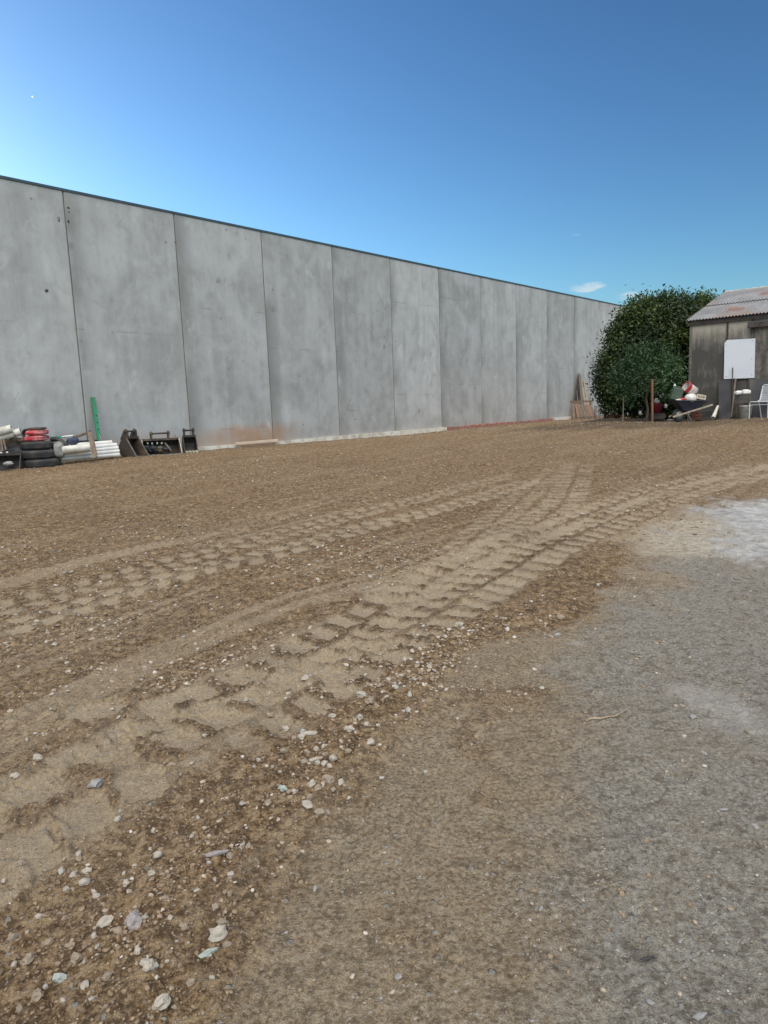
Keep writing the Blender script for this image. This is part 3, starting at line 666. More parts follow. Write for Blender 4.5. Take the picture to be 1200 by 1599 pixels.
for q in [(512,1103,11),(507,1118,11),(497,1112,9),(579,1108,16),(589,1114,9),(460,1152,9),(424,1115,10),(483,1187,9),(476,1202,13),(509,1192,9),(545,1186,10),(497,1242,12),(513,1232,17),(521,1241,9),(453,1250,10),(500,1279,17),(512,1273,11),(485,1257,12),(444,1179,11),(593,1081,9),(360,1412,12),(338,1433,15),(348,1455,18),(102,1433,14),(77,1472,13),(45,1503,20),(390,1337,14),(268,1197,12),(185,1460,20),(120,1500,22),(290,1470,16),(60,1560,22),(170,1545,18),(300,1550,16),(20,1470,16),(260,1420,14),(420,1270,10),(550,1210,9)]: stone(*q, 'stone_tan')
for q in [(984,1356,9),(1180,1292,10),(1082,1122,12),(1015,1565,18),(1092,1590,22),(622,1525,16),(492,1388,14),(1130,1265,11),(1062,1470,13),(845,1420,10),(760,1365,8),(1100,1180,9)]: stone(*q, 'stone_grey', dims=(1, .8, .45))
for _ in range(36):
    px, py = random.uniform(0, 430), random.uniform(1325, 1598)
    if px > 430-(py-1325)*.42: continue
    stone(px, py, random.uniform(8, 15), random.choice(['stone_pale', 'stone_tan', 'stone_tan']))
# a dry twig on the grey ground
pts = []
for px, py, h in [(915,1128,.004),(925,1125,.010),(938,1127,.012),(950,1123,.008),(962,1122,.010),(971,1117,.014),(980,1114,.02)]:
    p = gp(px, py); p.z = float(stuff_height(np.array([p.x]), np.array([p.y]))[0][0])+h; pts.append(p)
MB().path(pts, [.005,.004,.0045,.004,.0035,.003,.002], 7).build('twig', MT['twig'], None, 'pale bent dry twig lying on the grey compacted gravel', 'twig')
pts = [gp(1000,1503), gp(1012,1502), gp(1022,1499)]
MB().path([p+Vector((0, 0, .01)) for p in pts], [.002,.0045,.003], 6).build('twig', MT['black_plastic'], None, 'short black scrap of stick near the bottom right gravel', 'stick')

# ------------------------------------------------------------------ the concrete wall
zb, zt = CZ-1.45, CZ+5.035-.02
wall = thing('concrete_wall', (0, 0, 0), 'long grey precast concrete panel wall running the length of the yard', 'wall', rotz=math.pi/2-YAW)
# local frame: x runs along the wall, y is away from the yard
s0 = 7.730240
for i in range(-4, 15):
    a, b = s0+i*PW+.012, s0+(i+1)*PW-.012; pr = random.uniform(-.004, .004); c_ = .014; y0, y1 = 16.0+pr, 16.16
    m = MB()
    P_ = [(a, y0+c_), (a+c_, y0), (b-c_, y0), (b, y0+c_), (b, y1), (a, y1)]
    m.prism([(x_, y_, zb) for x_, y_ in P_], (0, 0, zt-zb)); m.build('panel', MT['concrete'], wall, world=False)
for i in range(-4, 16):
    x_ = s0+i*PW; MB().box((x_, 16.065, (zb+zt)/2), (.030, .10, zt-zb-.01)).build('joint_seal', MT['sealant'], wall, world=False)
L0, L1 = s0-4*PW, s0+15*PW
for i in range(8):
    a = L0+(L1-L0)*i/8; b = L0+(L1-L0)*(i+1)/8-.004
    MB().box(((a+b)/2, 16.075, zt+.0225), (b-a, .19, .06)).build('capping', MT['flash'], wall, world=False, bevel=.006)
# little cast marks: lifting ferrule recess patches near the first joints
MT['patch'] = simple('mortar_patch', (.25,.245,.235), (.17,.165,.16), 18, .95, bump=.6)
MT['patch_dark'] = simple('dark_recess', (.10,.098,.092), (.06,.058,.055), 18, .95, bump=.6)
for px, py, wd, ht in [(92,342,.06,.14),(107,324,.07,.06),(108,330,.06,.07),(107,345,.05,.1),(259,378,.08,.05),(274,378,.09,.06),(73,454,.09,.08),(555,655,.07,.03)]:
    p = wp(px, py); q = Vector((p.dot(D), 16.0, p.z)); m = MB(); m.lump((q.x, 15.999, q.z), (wd, .012, ht), seed=px, rough=.5, sub=1); m.build('cast_mark', MT['patch_dark'] if px in (73, 555, 107) else MT['patch'], wall, world=False)

# footing strip and the rubbish lying on it
def strip(p0, p1, off0, off1, top0, top1, h, name, mat, label, cat, jit=.0, segs=10, group=None):
    a = p0.dot(D); b = p1.dot(D); m = MB(); vs = []; fs = []
    for i in range(segs+1):
        t = i/segs; s = a+(b-a)*t; top = top0+(top1-top0)*t+random.uniform(-jit, jit); o1 = off1+random.uniform(-jit, jit)
        for off, zz in ((off0, top-h), (o1, top-h), (o1, top), (off0, top)):
            q = N*(16-off)+D*s; vs.append((q.x, q.y, zz))
    for i in range(segs):
        for k_ in range(4): fs.append((i*4+k_, i*4+(k_+1) % 4, i*4+4+(k_+1) % 4, i*4+4+k_))
    fs += [(0, 1, 2, 3), tuple(segs*4+i for i in (3, 2, 1, 0))]
    m.add(vs, fs); return m.build(name, mat, None, label, cat, group)
zf = CZ-.895
strip(wp(296,700), wp(372,694), .004, .10, zf, zf, .25, 'concrete_footing', MT['footing'], 'pale concrete footing edge between the small bucket and the cream plank', 'footing', .004)
strip(wp(432,690), wp(500,684), .004, .085, zf-.015, zf-.01, .25, 'concrete_footing', MT['footing'], 'thin pale footing edge just beyond the cream plank', 'footing', .006)
strip(wp(498,684), wp(694,667), .004, .12, zf+.005, zf+.012, .25, 'concrete_footing', MT['footing'], 'long white footing edge between the cream plank and the red film', 'footing', .007, 30)
a, b = wp(369,694,.16), wp(434,688,.16); a.z = zf+.015; b.z = zf+.02
m = MB(); m.beam(a, b, .05, .075); m.build('plank', MT['cream_plank'], None, 'cream coloured plank lying along the foot of the stained wall panel', 'plank', bevel=.004)
strip(wp(694,667), wp(748,662), .004, .10, zf+.0, zf+.02, .2, 'plastic_film', MT['faded_red'], 'faded red film strip along the wall foot next to the white footing', 'plastic film', .02, 22)
strip(wp(740,663), wp(795,660), .02, .22, zf+.02, zf+.02, .2, 'plastic_film', MT['faded_red'], 'crumpled darker red film heap midway along the wall foot', 'plastic film', .03, 22)
strip(wp(795,660), wp(862,653), .004, .10, zf+.0, zf+.04, .2, 'plastic_film', MT['faded_red'], 'far red film strip running to the white sheet', 'plastic film', .02, 22)
strip(wp(862,653), wp(893,652), .01, .18, zf+.06, zf+.06, .3, 'white_sheet', MT['white_plastic'], 'white sheet offcut against the far wall foot left of the leaning timber', 'sheet', .006)

# ------------------------------------------------------------------ tyres and rubbish at the left end
def ground_at(p): return gz(p.x, p.y)
tb = at(65, 727, 15.0); tb.z = ground_at(tb)
def tyre(cx, cy, z0, R_, W_, label, tilt=0):
    t = thing('tyre', (cx, cy, z0), label, 'tyre', 'stacked black tyres')
    m = MB(); rr = R_; h = W_
    prof = [(rr*.60, .02*h), (rr*.66, 0), (rr*.85, .0), (rr*.96, .10*h), (rr, .22*h), (rr, .78*h), (rr*.96, .90*h), (rr*.85, h), (rr*.66, h), (rr*.60, .98*h), (rr*.58, .5*h), (rr*.60, .02*h)]
    m.lathe(prof, 40); m.build('casing', MT['tyre'], t, world=False)
    m = MB()
    for k_ in range(36):
        for zz, tw in ((.30, .05), (.5, -.04), (.70, .05)):
            a = 2*math.pi*(k_+.5*(zz == .5))/36; p = Vector((math.cos(a)*rr, math.sin(a)*rr, h*zz)); m.box(p, (.022, rr*.11, h*.15), Matrix.Rotation(a, 3, 'Z') @ Matrix.Rotation(tw*6, 3, 'X'))
    m.build('tread', MT['tyre'], t, world=False)
    t.rotation_euler = (tilt, tilt*.5, random.random()); return t
pxm = 15.0/FPX
tyre(tb.x+.02, tb.y, tb.z-.01, .37, .185, 'bottom tyre of the three stacked under the red bags')
tyre(tb.x-.03, tb.y, tb.z+.182, .355, .185, 'middle tyre of the three stacked under the red bags', .01)
tyre(tb.x-.06, tb.y+.02, tb.z+.375, .315, .175, 'top tyre of the stack, directly under the red bags', -.012)
zt_ = tb.z+.56
def sack(c, d, mat, name, label, cat, seed, rot=0, sq=.75):
    """a filled bag: box pushed towards a pillow"""
    bm = bmesh.new(); bmesh.ops.create_cube(bm, size=2); bmesh.ops.subdivide_edges(bm, edges=bm.edges[:], cuts=5, use_grid_fill=True)
    from mathutils import noise
    vs = []
    for v in bm.verts:
        p = v.co.copy(); e = max(abs(p.x), abs(p.y)); k_ = 1-.55*max(0, e-.4)/.6*abs(p.z)*.6; q = Vector((p.x, p.y, p.z*k_)); q = q.lerp(q.normalized()*1.15, 1-sq)
        q += Vector([noise.noise(p*1.5+Vector((seed, i_*9, 0))) for i_ in range(3)])*.12; q += Vector([noise.noise(p*4+Vector((seed, i_*5, 3))) for i_ in range(3)])*.06
        q = Matrix.Rotation(rot, 3, 'Z') @ Vector((q.x*d[0]/2, q.y*d[1]/2, q.z*d[2]/2)); vs.append(Vector(c)+q)
    fs = [[v.index for v in f.verts] for f in bm.faces]; bm.free(); m = MB(); m.add(vs, fs, True); return m.build(name, mat, None, label, cat)
sack((tb.x-.03, tb.y-.02, zt_+.055), (.42,.34,.125), MT['red_bag'], 'red_bag', 'lower red bag lying on the top tyre', 'bag', 3)
sack((tb.x-.01, tb.y, zt_+.175), (.40,.32,.12), MT['red_bag'], 'red_bag', 'upper red bag beneath the dark folded cover', 'bag', 8, .1)
sack((tb.x, tb.y, zt_+.26), (.32,.26,.06), MT['brown_canvas'], 'folded_cover', 'dark folded cover on top of the red bags', 'cover', 5, .1)
c_ = at(48, 678, 15.05); m = MB()
for q in range(3): m.lathe([(.09+.02*math.cos(a), .02*math.sin(a)+.04*q) for a in [i*math.pi/3 for i in range(7)]], 20, c_+Vector((0, -.1, 0)), Matrix.Rotation(1.3, 3, 'X'))
m.build('hose_coil', MT['black_plastic'], None, 'black hose coil hanging beside the red bags above the tyres', 'hose')
# black digger bucket at the far left
def digger_bucket(name, px0, px1, pyb, pyt, y, label, mat, edge, ears=True, yaw=0.0, depth=None, teeth=0, open_front=True, lean=0.0):
    """excavator bucket resting on its back edge: side cheeks, curved shell, lip, ears with a pin"""
    a = at(px0, pyb, y); b = at(px1, pyb, y); cx = (a+b)/2; cx.z = gz(cx.x, cx.y); W_ = (b-a).length; H_ = at((px0+px1)/2, pyt, y).z-cx.z
    t = thing(name, tuple(cx), label, 'excavator bucket', rotz=yaw); Dp = depth or H_*.95
    # profile in (y forward to the viewer = negative, z): mouth faces the viewer
    prof = [(-Dp*.55, .0), (-Dp*.2, -.0), (Dp*.25, .03*H_), (Dp*.42, .25*H_), (Dp*.42, .55*H_), (Dp*.25, .85*H_), (-Dp*.02, .99*H_)]
    th = .022
    m = MB(); n_p = len(prof); vs = []; fs = []
    for x_ in (-W_/2+th, W_/2-th):
        for p in prof: vs.append((x_, p[0], p[1]))
        for p in prof: vs.append((x_, p[0]*.93, H_*.5+(p[1]-H_*.5)*.93))
    for i in range(n_p-1):
        fs.append((i, i+1, 2*n_p+i+1, 2*n_p+i)); fs.append((n_p+i, 3*n_p+i, 3*n_p+i+1, n_p+i+1))
    fs += [(0, 2*n_p, 3*n_p, n_p), (n_p-1, 2*n_p-1, 4*n_p-1, 3*n_p-1)]
    m.add(vs, fs); m.build('shell', mat, t, world=False)
    for sx_ in (-1, 1):
        m = MB(); x_ = sx_*(W_/2-th/2); m.prism([(x_-th/2, p[0], p[1]) for p in prof], (th, 0, 0)); m.build('side_plate', mat, t, world=False)
        m = MB(); p0, p1 = prof[0], prof[-1]; m.beam((x_, p0[0]-.012, p0[1]+.01), (x_, p1[0]-.012, p1[1]), .03, .016, up=(1, 0, 0)); m.build('side_cutter', edge, t, world=False)
    MB().box((0, -Dp*.57, .012), (W_, .06, .024)).build('cutting_edge', edge, t, world=False)
    MB().box((0, -Dp*.03, H_*.965), (W_*.99, .05, .07*H_+.02)).build('top_bar', mat, t, world=False)
    if ears:
        ew = min(.20, W_*.33)
        for sx_ in (-1, 1):
            m = MB(); pl_ = [(0, Dp*.28, .78*H_), (0, Dp*.02, .93*H_), (0, -.05, H_*1.02), (0, -.045, H_*1.0+.15), (0, .03, H_*1.0+.19), (0, .10, H_*1.0+.14), (0, Dp*.38, .9*H_)]
            m.prism([(sx_*ew-.014, p[1], p[2]) for p in pl_], (.028, 0, 0)); m.lathe([(0, -.03), (.045, -.03), (.045, .03), (0, .03)], 14, (sx_*ew, .02, H_*1.0+.13), Matrix.Rotation(math.pi/2, 3, 'Y')); m.build('hanger', mat, t, world=False)
        MB().tube((-ew, .02, H_*1.0+.13), (ew, .02, H_*1.0+.13), .022, 12).build('pin', mat, t, world=False)
    for q in range(teeth):
        x_ = -W_/2+.05+(W_-.1)*q/(teeth-1); m = MB(); m.box((x_, -Dp*.62, .03), (.06, .16, .05), Matrix.Rotation(.1, 3, 'X')); m.build('tooth', MT['white_plastic'] if False else edge, t, world=False, bevel=.008)
    return t
digger_bucket('excavator_bucket', -20, 35, 731, 709, 14.6, 'black excavator bucket at the left edge below the white pipes', MT['black_steel'], MT['black_steel'], False, .15)
b1 = digger_bucket('excavator_bucket', 196, 220, 711, 682, 16.3, 'narrow rusty bucket seen side on, leftmost of the three by the wall', MT['bucket_steel'], MT['worn_edge'], True, 1.0, .62)
b2 = digger_bucket('excavator_bucket', 224, 281, 708, 685, 16.9, 'wide rusty mud bucket filled with dark chains between two narrow buckets', MT['bucket_steel'], MT['worn_edge'], True, .45, .6)
b3 = digger_bucket('excavator_bucket', 287, 308, 705, 680, 17.6, 'small black bucket with pale teeth beside the wall joint', MT['black_steel'], MT['bucket_steel'], True, .42, .4, 4)
for ch in b3.children:
    if ch.name.startswith('tooth'): ch.data.materials.clear(); ch.data.materials.append(MT['stone_pale'])
# contents of the wide bucket
for px, py, d, mt, lb in [(236,700,(.3,.2,.2),'charcoal','dark chain heap at the left inside the wide bucket'),(248,701,(.25,.2,.16),'brown_canvas','brown lump of clay in the middle of the wide bucket'),(262,700,(.3,.2,.2),'black_plastic','black tangled fitting at the right inside the wide bucket')]:
    p = at(px, py, 16.85); m = MB()
    for q in range(5): m.lump(p+Vector((random.uniform(-.1, .1), random.uniform(-.05, .05), random.uniform(-.05, .04))), tuple(v_*.55 for v_ in d), seed=px+q, rough=.5, sub=2)
    m.build('scrap', MT[mt], None, lb, 'scrap')
for i_, (px, py) in enumerate([(231,692),(238,692.5),(246,692),(253,692)]):
    p = at(px, py, 16.75); tag(MB().box(p, (.03, .02, .045), Matrix.Rotation(.4*(i_-1), 3, 'Y')).build('steel_link', MT['galv'], None), 'shiny steel link on top of the scrap in the wide bucket', 'link', 'steel links in the wide bucket')
m = MB(); m.beam(at(258,692,16.8), at(268,704,16.7), .03, .03); m.build('steel_bar', MT['worn_edge'], None, 'worn steel bar slanting inside the right end of the wide bucket', 'bar')

# white pipe stack
pipes = []
zg = gz(*at(140, 714, 15.6)[:2])
def pipe(px0, py0, px1, py1, y0, y1, r_, mt, name, label, group=None, hollow=.86):
    t = MB(); t.tube(at(px0, py0, y0), at(px1, py1, y1), r_, 14, hollow=hollow); return t.build(name, MT[mt], None, label, 'pipe', group)
G = 'white plastic pipes stacked by the tyres'
rows = [(716,92,186.5,709.5), (711.5,95,186,704.3), (706.5,97,184.5,699.5), (702,99,182,695)]
names = ['bottom', 'second', 'third', 'top']
for ri, (pyl, pxl, pxr, pyr) in enumerate(rows):
    for q in range(3 if ri < 3 else 2):
        yo = q*.105
        pipe(pxl, pyl, pxr+q*(-1.5), pyr, 15.15+yo, 15.95+yo, .052, 'pvc', 'pipe', 'white plastic pipe in the %s layer of the stack, %s' % (names[ri], ['nearest the yard', 'in the middle', 'nearest the wall'][q]), G)
pipe(108, 695.5, 175, 690.5, 15.4, 15.95, .045, 'pvc', 'pipe', 'loose white pipe lying across the back of the top layer', G)
pipe(97, 703, 140, 698.5, 15.02, 15.3, .085, 'old_pvc', 'pipe', 'short fat grimy white pipe on the left end of the stack', G)
# large old pipes at the far left
pipe(-40, 684, 19, 669, 14.6, 14.75, .085, 'old_pvc', 'large_pipe', 'fat grimy cream pipe, upper one at the left edge', None, .8)
pipe(-40, 697, 33, 673.5, 14.65, 14.85, .075, 'old_pvc', 'large_pipe', 'long pale pipe below the cream one with a collar at its end', None, .8)
m = MB(); m.tube(at(21.5,677,14.815), at(24.5,676,14.825), .083, 16); m.build('pipe_collar', MT['galv'], None, 'grey collar around the long pale pipe at left', 'pipe collar')
# canvas, sacks and timber under them
sack(at(17,693,15.1), (.35,.3,.3), MT['brown_canvas'], 'canvas_bundle', 'brown rumpled canvas bundle under the cream pipes', 'canvas', 21, .3, .5)
sack(at(30,692,15.2), (.5,.3,.22), MT['brown_canvas'], 'canvas_bundle', 'flat brown canvas roll between the pipes and the tyres', 'canvas', 29, .1, .5)
sack(at(30,709,15.05), (.55,.4,.36), MT['charcoal'], 'rubbish_sack', 'slumped dark grey sack left of the tyre stack', 'sack', 33, .1, .45)
m = MB(); m.beam(at(16,685.5,14.9), at(38,685.5,14.9), .05, .05); m.build('timber_offcut', MT['timber'], None, 'short brown timber offcut on the canvas left of the red bags', 'timber', bevel=.004)
m = MB(); m.beam(at(2,686,14.7), at(4.5,705,14.6), .035, .06); m.build('timber_offcut', MT['timber'], None, 'upright grey timber leaning on the black bucket, left one', 'timber', bevel=.003)
m = MB(); m.beam(at(5.5,686,14.7), at(9.5,703,14.6), .03, .05); m.build('timber_offcut', MT['timber'], None, 'upright grey timber leaning on the black bucket, right one', 'timber', bevel=.003)
m = MB(); m.lump(at(13,724,14.6), (.24,.1,.1), seed=4, rough=.4); m.build('rubble', MT['stone_grey'], None, 'grey rubble lump inside the black bucket', 'rubble')
for px, py in [(2,707),(11.5,706.5)]:
    m = MB(); m.lump(at(px, py, 14.5), (.06,.05,.035), seed=px, rough=.3, sub=1); m.build('white_block', MT['white_plastic'], None, 'small white block on the rim of the black bucket, %s one' % ('left' if px < 5 else 'right'), 'block')
# plastic wrapped bundle, blue tarp, cables, rake between tyres and pipes
sack(at(93,703,15.05), (.2,.2,.34), MT['grey_film'], 'plastic_wrap', 'crumpled clear plastic wrap at the left end of the white pipes', 'plastic wrap', 41, .2, .5)
sack(at(91,697,15.2), (.24,.2,.16), MT['black_plastic'], 'black_sack', 'small black sack behind the plastic wrap', 'sack', 44, .2, .5)
sack(at(114,688.5,15.5), (.24,.2,.13), MT['blue_tarp'], 'blue_tarp', 'bunched blue tarpaulin behind the white pipes', 'tarpaulin', 47, .4, .4)
sack(at(110,694,15.5), (.3,.25,.12), MT['charcoal'], 'dark_cloth', 'dark grey cloth under the blue tarpaulin', 'cloth', 49, .1, .4)
m = MB(); m.path([at(80,687,15.3), at(88,686,15.3), at(96,689,15.3), at(104,695,15.3)], [.05,.055,.05,.04], 10); m.build('black_hose', MT['black_plastic'], None, 'thick black hose between the tyres and the blue tarpaulin', 'hose')
m = MB(); m.beam(at(118,690.5,15.9), at(154,688.5,16.1), .08, .06); m.build('black_beam', MT['black_plastic'], None, 'black beam behind the white pipes running to the green post', 'beam')
m = MB(); m.beam(at(79,683.5,15.3), at(96,682.5,15.45), .05, .045); m.build('green_box_section', MT['green_plastic'], None, 'short green plastic length just right of the red bags', 'plastic length')
m = MB(); m.tube(at(96,682.5,15.5), at(114,680.5,15.7), .022, 10); m.build('thin_pipe', MT['pvc'], None, 'thin white pipe in line with the short green length', 'pipe')
# trestle of two timbers, the green post and its brace
m = MB(); m.beam(at(115,683.5,15.75), at(141.5,674.5,15.6), .05, .05); m.build('timber_rail', MT['timber'], None, 'brown timber rail sloping up to the top of the leaning board', 'timber', bevel=.003)
m = MB(); m.beam(at(140.5,674,15.5), at(149.5,715,15.0), .11, .03, up=(0, 1, 0)); m.build('leaning_board', MT['timber'], None, 'grey brown board leaning over the front of the white pipes', 'board', bevel=.003)
m = MB(); m.tube(at(141.5,673.5,15.56), at(141.5,673.5,15.48), .03, 10); m.build('bolt', MT['black_steel'], None, 'black bolt joining the sloping rail and leaning board', 'bolt')
gp0, gp1 = wp(156, 692, .35), wp(145.5, 620.5, .05)
t = thing('green_post', tuple(gp0), 'bright green steel post leaning against the second wall panel', 'post')
MB().beam(gp0, gp1, .085, .05, up=tuple(N)).build('post_section', MT['green_steel'], t)
for f_ in (.45, .30, .60):
    q = gp0.lerp(gp1, f_)-N*.03; MB().tube(q, q-N*.006, .016, 8).build('hole', MT['black_plastic'], t)
m = MB(); m.tube(wp(148,655,.12), wp(160,691,.4), .018, 8); m.build('steel_brace', MT['steel_rod'], None, 'thin steel rod propped against the green post', 'rod')

# ------------------------------------------------------------------ timber, trestle and crate at the far wall
YT = 30.0
def leanbeam(px0, py0, px1, py1, off0, off1, wd, mt, lb, cat='timber', group='long timbers leaning on the far wall', th=.035):
    a = wp(px0, py0, off0); b = wp(px1, py1, off1); m = MB(); m.beam(a, b, wd, th, up=tuple(N)); return m.build('timber_length', MT[mt], None, lb, cat, group, bevel=.003)
leanbeam(905.5,584,912,652,.06,1.0,0.27,'timber','tallest grey timber length leaning on the far wall')
leanbeam(908,592,916,640,.06,.9,0.24,'pale_timber','pale timber length right of the tallest one leaning on the far wall')
leanbeam(904.5,602,914,648,.06,1.0,0.24,'timber','dark timber length, leftmost of the tall leaning bundle')
leanbeam(909.5,608,920,650,.08,1.1,0.3,'red_timber','red painted length in the middle of the tall leaning bundle')
leanbeam(913,596,923,650,.06,.95,0.22,'pale_timber','slim pale timber, rightmost of the tall leaning bundle')
leanbeam(917,612,927,651,.1,1.1,.2,'timber','short brown timber length at the right side of the leaning bundle')
leanbeam(902,612,905,652,.1,1.0,.2,'timber','short brown timber length at the left side of the leaning bundle')
YP = 28.0
t = thing('pallet', tuple(at(915, 655, YP)), 'weathered slatted timber pallet leaning below the tall timber bundle', 'pallet')
for i, (a0, b0, a1, b1) in enumerate([(895,630,897,655),(899.5,630,904,655),(904,631,910,655),(908.5,631,915.5,654.5),(913,632,921,654),(917.5,632,926,654),(921.5,633,931,653)]):
    MB().beam(at(a0, b0, YP+.35), at(a1, b1, YP), .10, .025, up=(0, 1, 0)).build('slat', MT['red_timber'] if i in (1, 5) else MT['timber'], t)
MB().beam(at(895,631,YP+.4), at(923,633,YP+.4), .09, .04).build('bearer', MT['timber'], t)
MB().beam(at(897,652,YP+.06), at(931,651,YP+.06), .09, .04).build('bearer', MT['timber'], t)
t = thing('saw_trestle', tuple(at(905, 654, YP+1.2)), 'dark trestle behind the slatted pallet with its top rail showing', 'trestle')
MB().beam(at(891,627.5,YP+1.2), at(926,626.5,YP+1.2), .07, .09).build('top_rail', MT['timber'], t)
for px in (894.5, 922): MB().beam(at(px,628,YP+1.2), at(px-1,655,YP+1.1), .06, .06).build('leg', MT['timber'], t)
t = thing('wire_crate', tuple(at(938, 655, 27.5)), 'rusty wire mesh crate between the slatted pallet and the dark tree', 'crate')
for i in range(6):
    px = 929+i*3.2; MB().tube(at(px,633+i*.2,27.5), at(px,655-i*.3,27.5), .012, 6).build('wire', MT['steel_rod'], t)
for py in (635, 642, 649): MB().tube(at(929,py,27.5), at(946,py-.5,27.5), .012, 6).build('wire', MT['steel_rod'], t)
for i in range(3):
    MB().tube(at(930+i*7,634,27.9), at(930+i*7,653,27.9), .012, 6).build('wire', MT['steel_rod'], t)
sack(at(958,651,25.0), (.45,.3,.22), MT['terracotta'], 'rubble_bag', 'dull red bag of rubble at the foot of the big dark tree', 'bag', 61, .1, .5)
m = MB(); m.box(at(947,650,25.2), (.14,.2,.35)); m.build('black_tub', MT['black_plastic'], None, 'small black tub beside the wire crate', 'tub', bevel=.015)

# ------------------------------------------------------------------ trees
def leaves(name, pts, nrm, size, mat, parent, tint, aspect=.5):
    n = len(pts)
    d1 = rng.normal(0, 1, (n, 3))+nrm*.5; d1[:, 2] -= .35; d1 /= np.linalg.norm(d1, axis=1)[:, None]
    up = nrm+rng.normal(0, .55, (n, 3)); d2 = np.cross(d1, up); d2 /= np.linalg.norm(d2, axis=1)[:, None]+1e-9; d3 = np.cross(d2, d1)
    L = (size*rng.uniform(.65, 1.3, n))[:, None]; W_ = L*aspect
    v0 = pts; v1 = pts+d1*L*.45+d2*W_*.5+d3*L*.06; v2 = pts+d1*L-d3*L*.12; v3 = pts+d1*L*.45-d2*W_*.5+d3*L*.06
    V = np.stack([v0, v1, v2, v3], 1).reshape(-1, 3)-np.array(parent.location[:]); F = np.arange(4*n).reshape(-1, 4)
    F = np.stack([F[:, [0, 1, 2]], F[:, [0, 2, 3]]], 1).reshape(-1, 3)
    me = bpy.data.meshes.new(name); me.vertices.add(len(V)); me.vertices.foreach_set('co', V.astype(np.float32).ravel())
    me.loops.add(F.size); me.loops.foreach_set('vertex_index', F.ravel().astype(np.int32)); me.polygons.add(len(F)); me.polygons.foreach_set('loop_start', np.arange(0, F.size, 3, dtype=np.int32))
    me.update(calc_edges=True)
    a = me.attributes.new('tint', 'FLOAT', 'POINT'); a.data.foreach_set('value', np.repeat(tint, 4).astype(np.float32))
    me.materials.append(mat); o = bpy.data.objects.new(name, me); col.objects.link(o); o.parent = parent; return o
def crown_points(blobs, per, clump=.16, k=14):
    P, Nn, Tn = [], [], []
    for c, rx, ry, rz_, dens in blobs:
        c = np.array(c); nb = int(per*dens*(rx*ry*rz_)**(2/3))
        d = rng.normal(0, 1, (nb, 3)); d /= np.linalg.norm(d, axis=1)[:, None]
        rad_ = .55+.47*rng.uniform(0, 1, nb)**.6; rad_ = rad_*(1+.13*np.sin(d[:, 0]*7+c[0])*np.cos(d[:, 2]*6+c[1])+rng.normal(0, .05, nb))
        cc_ = c+d*rad_[:, None]*np.array([rx, ry, rz_])
        # each twig end carries a tuft
        off = rng.normal(0, clump, (nb, k, 3)); p = (cc_[:, None]+off).reshape(-1, 3)
        tt = np.clip(.30+.28*np.sin(cc_[:, :1]*2.3+1)*np.cos(cc_[:, 2:3]*2.9)+rng.normal(0, .2, (nb, 1))+rng.normal(0, .16, (nb, k)), 0, 1).reshape(-1)
        P.append(p); Nn.append(np.repeat(d, k, 0)+np.array([0, 0, .5])); Tn.append(tt)
    return np.concatenate(P), np.concatenate(Nn), np.concatenate(Tn)
YB = 23.2
u = YB/FPX
def bl(px, py, rpx, rpy, dy=0, dens=1.0, ry=None):
    c = at(px, py, YB+dy); return (tuple(c), rpx*u, ry or max(rpx, rpy)*u*.8, rpy*u, dens)
big = [bl(1040,520,62,50), bl(985,560,45,45), bl(962,590,32,38), bl(1000,610,60,42), bl(1020,495,40,30), bl(1060,560,60,70), bl(1000,515,26,26), bl(1090,500,40,34,.3), bl(970,535,20,22), bl(1050,480,28,20), bl(1100,490,30,26,.6), bl(952,610,13,30), bl(975,500,7,14,0,2), bl(960,520,10,10,0,1.6), bl(1000,480,18,12), bl(1045,625,50,28), bl(1095,600,34,48,.8)]
rim = [bl(px_, py_, random.uniform(6, 17), random.uniform(6, 14), random.uniform(-.3, .5), 1.2) for px_, py_ in [(953,566),(960,548),(969,522),(982,505),(996,486),(1012,473),(1030,470),(1062,468),(1078,466),(1098,466),(947,588),(942,612),(945,635),(1000,500),(955,600),(972,540)]]
lacy = rim+[bl(1085,474,16,10,.4,.7), bl(1105,472,14,9,.5,.7), bl(1048,464,9,8,0,1), bl(1118,468,8,6,.6,.6), bl(1000,474,9,6,0,.8), bl(973,484,4,10,0,1.5), bl(941,575,7,9,0,1), bl(937,600,5,10,0,1), bl(939,625,5,9,0,1)]
base = at(1015, 656, YB); base.z = gz(base.x, base.y)
bt = thing('large_tree', tuple(base), 'large dense dark green tree between the wall and the shed', 'tree')
m = MB(); m.path([base+Vector((0, 0, -.1)), base+Vector((.08, 0, .8)), base+Vector((0, .1, 1.6)), base+Vector((.1, .1, 2.6))], [.17, .13, .12, .08], 12)
m.build('trunk', MT['bark'], bt)
for i in range(9):
    c0 = base+Vector((0.05, .05, .7+.16*i)); tgt = Vector(big[(i*3+2) % 12][0]); mid = (c0+tgt)/2+Vector((0, 0, .2)); MB().path([c0, mid, tgt], [.07, .045, .015], 8).build('limb', MT['bark'], bt)
P, Nn, Tn = crown_points(big, 420, .12, 15)
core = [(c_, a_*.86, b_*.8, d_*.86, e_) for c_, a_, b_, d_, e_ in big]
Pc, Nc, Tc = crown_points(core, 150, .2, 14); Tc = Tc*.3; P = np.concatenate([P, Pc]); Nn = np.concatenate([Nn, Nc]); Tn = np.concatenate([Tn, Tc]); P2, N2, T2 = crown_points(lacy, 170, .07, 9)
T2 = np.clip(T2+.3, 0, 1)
hi = np.clip((P[:, 2]-(CZ+1.5))/2.5, 0, 1); Tn = np.clip(Tn+.15*(rng.uniform(0, 1, len(Tn)) < .15), 0, 1)
leaves('crown', np.concatenate([P, P2]), np.concatenate([Nn, N2]), .105, MT['leaf_dark'], bt, np.concatenate([Tn, T2]))
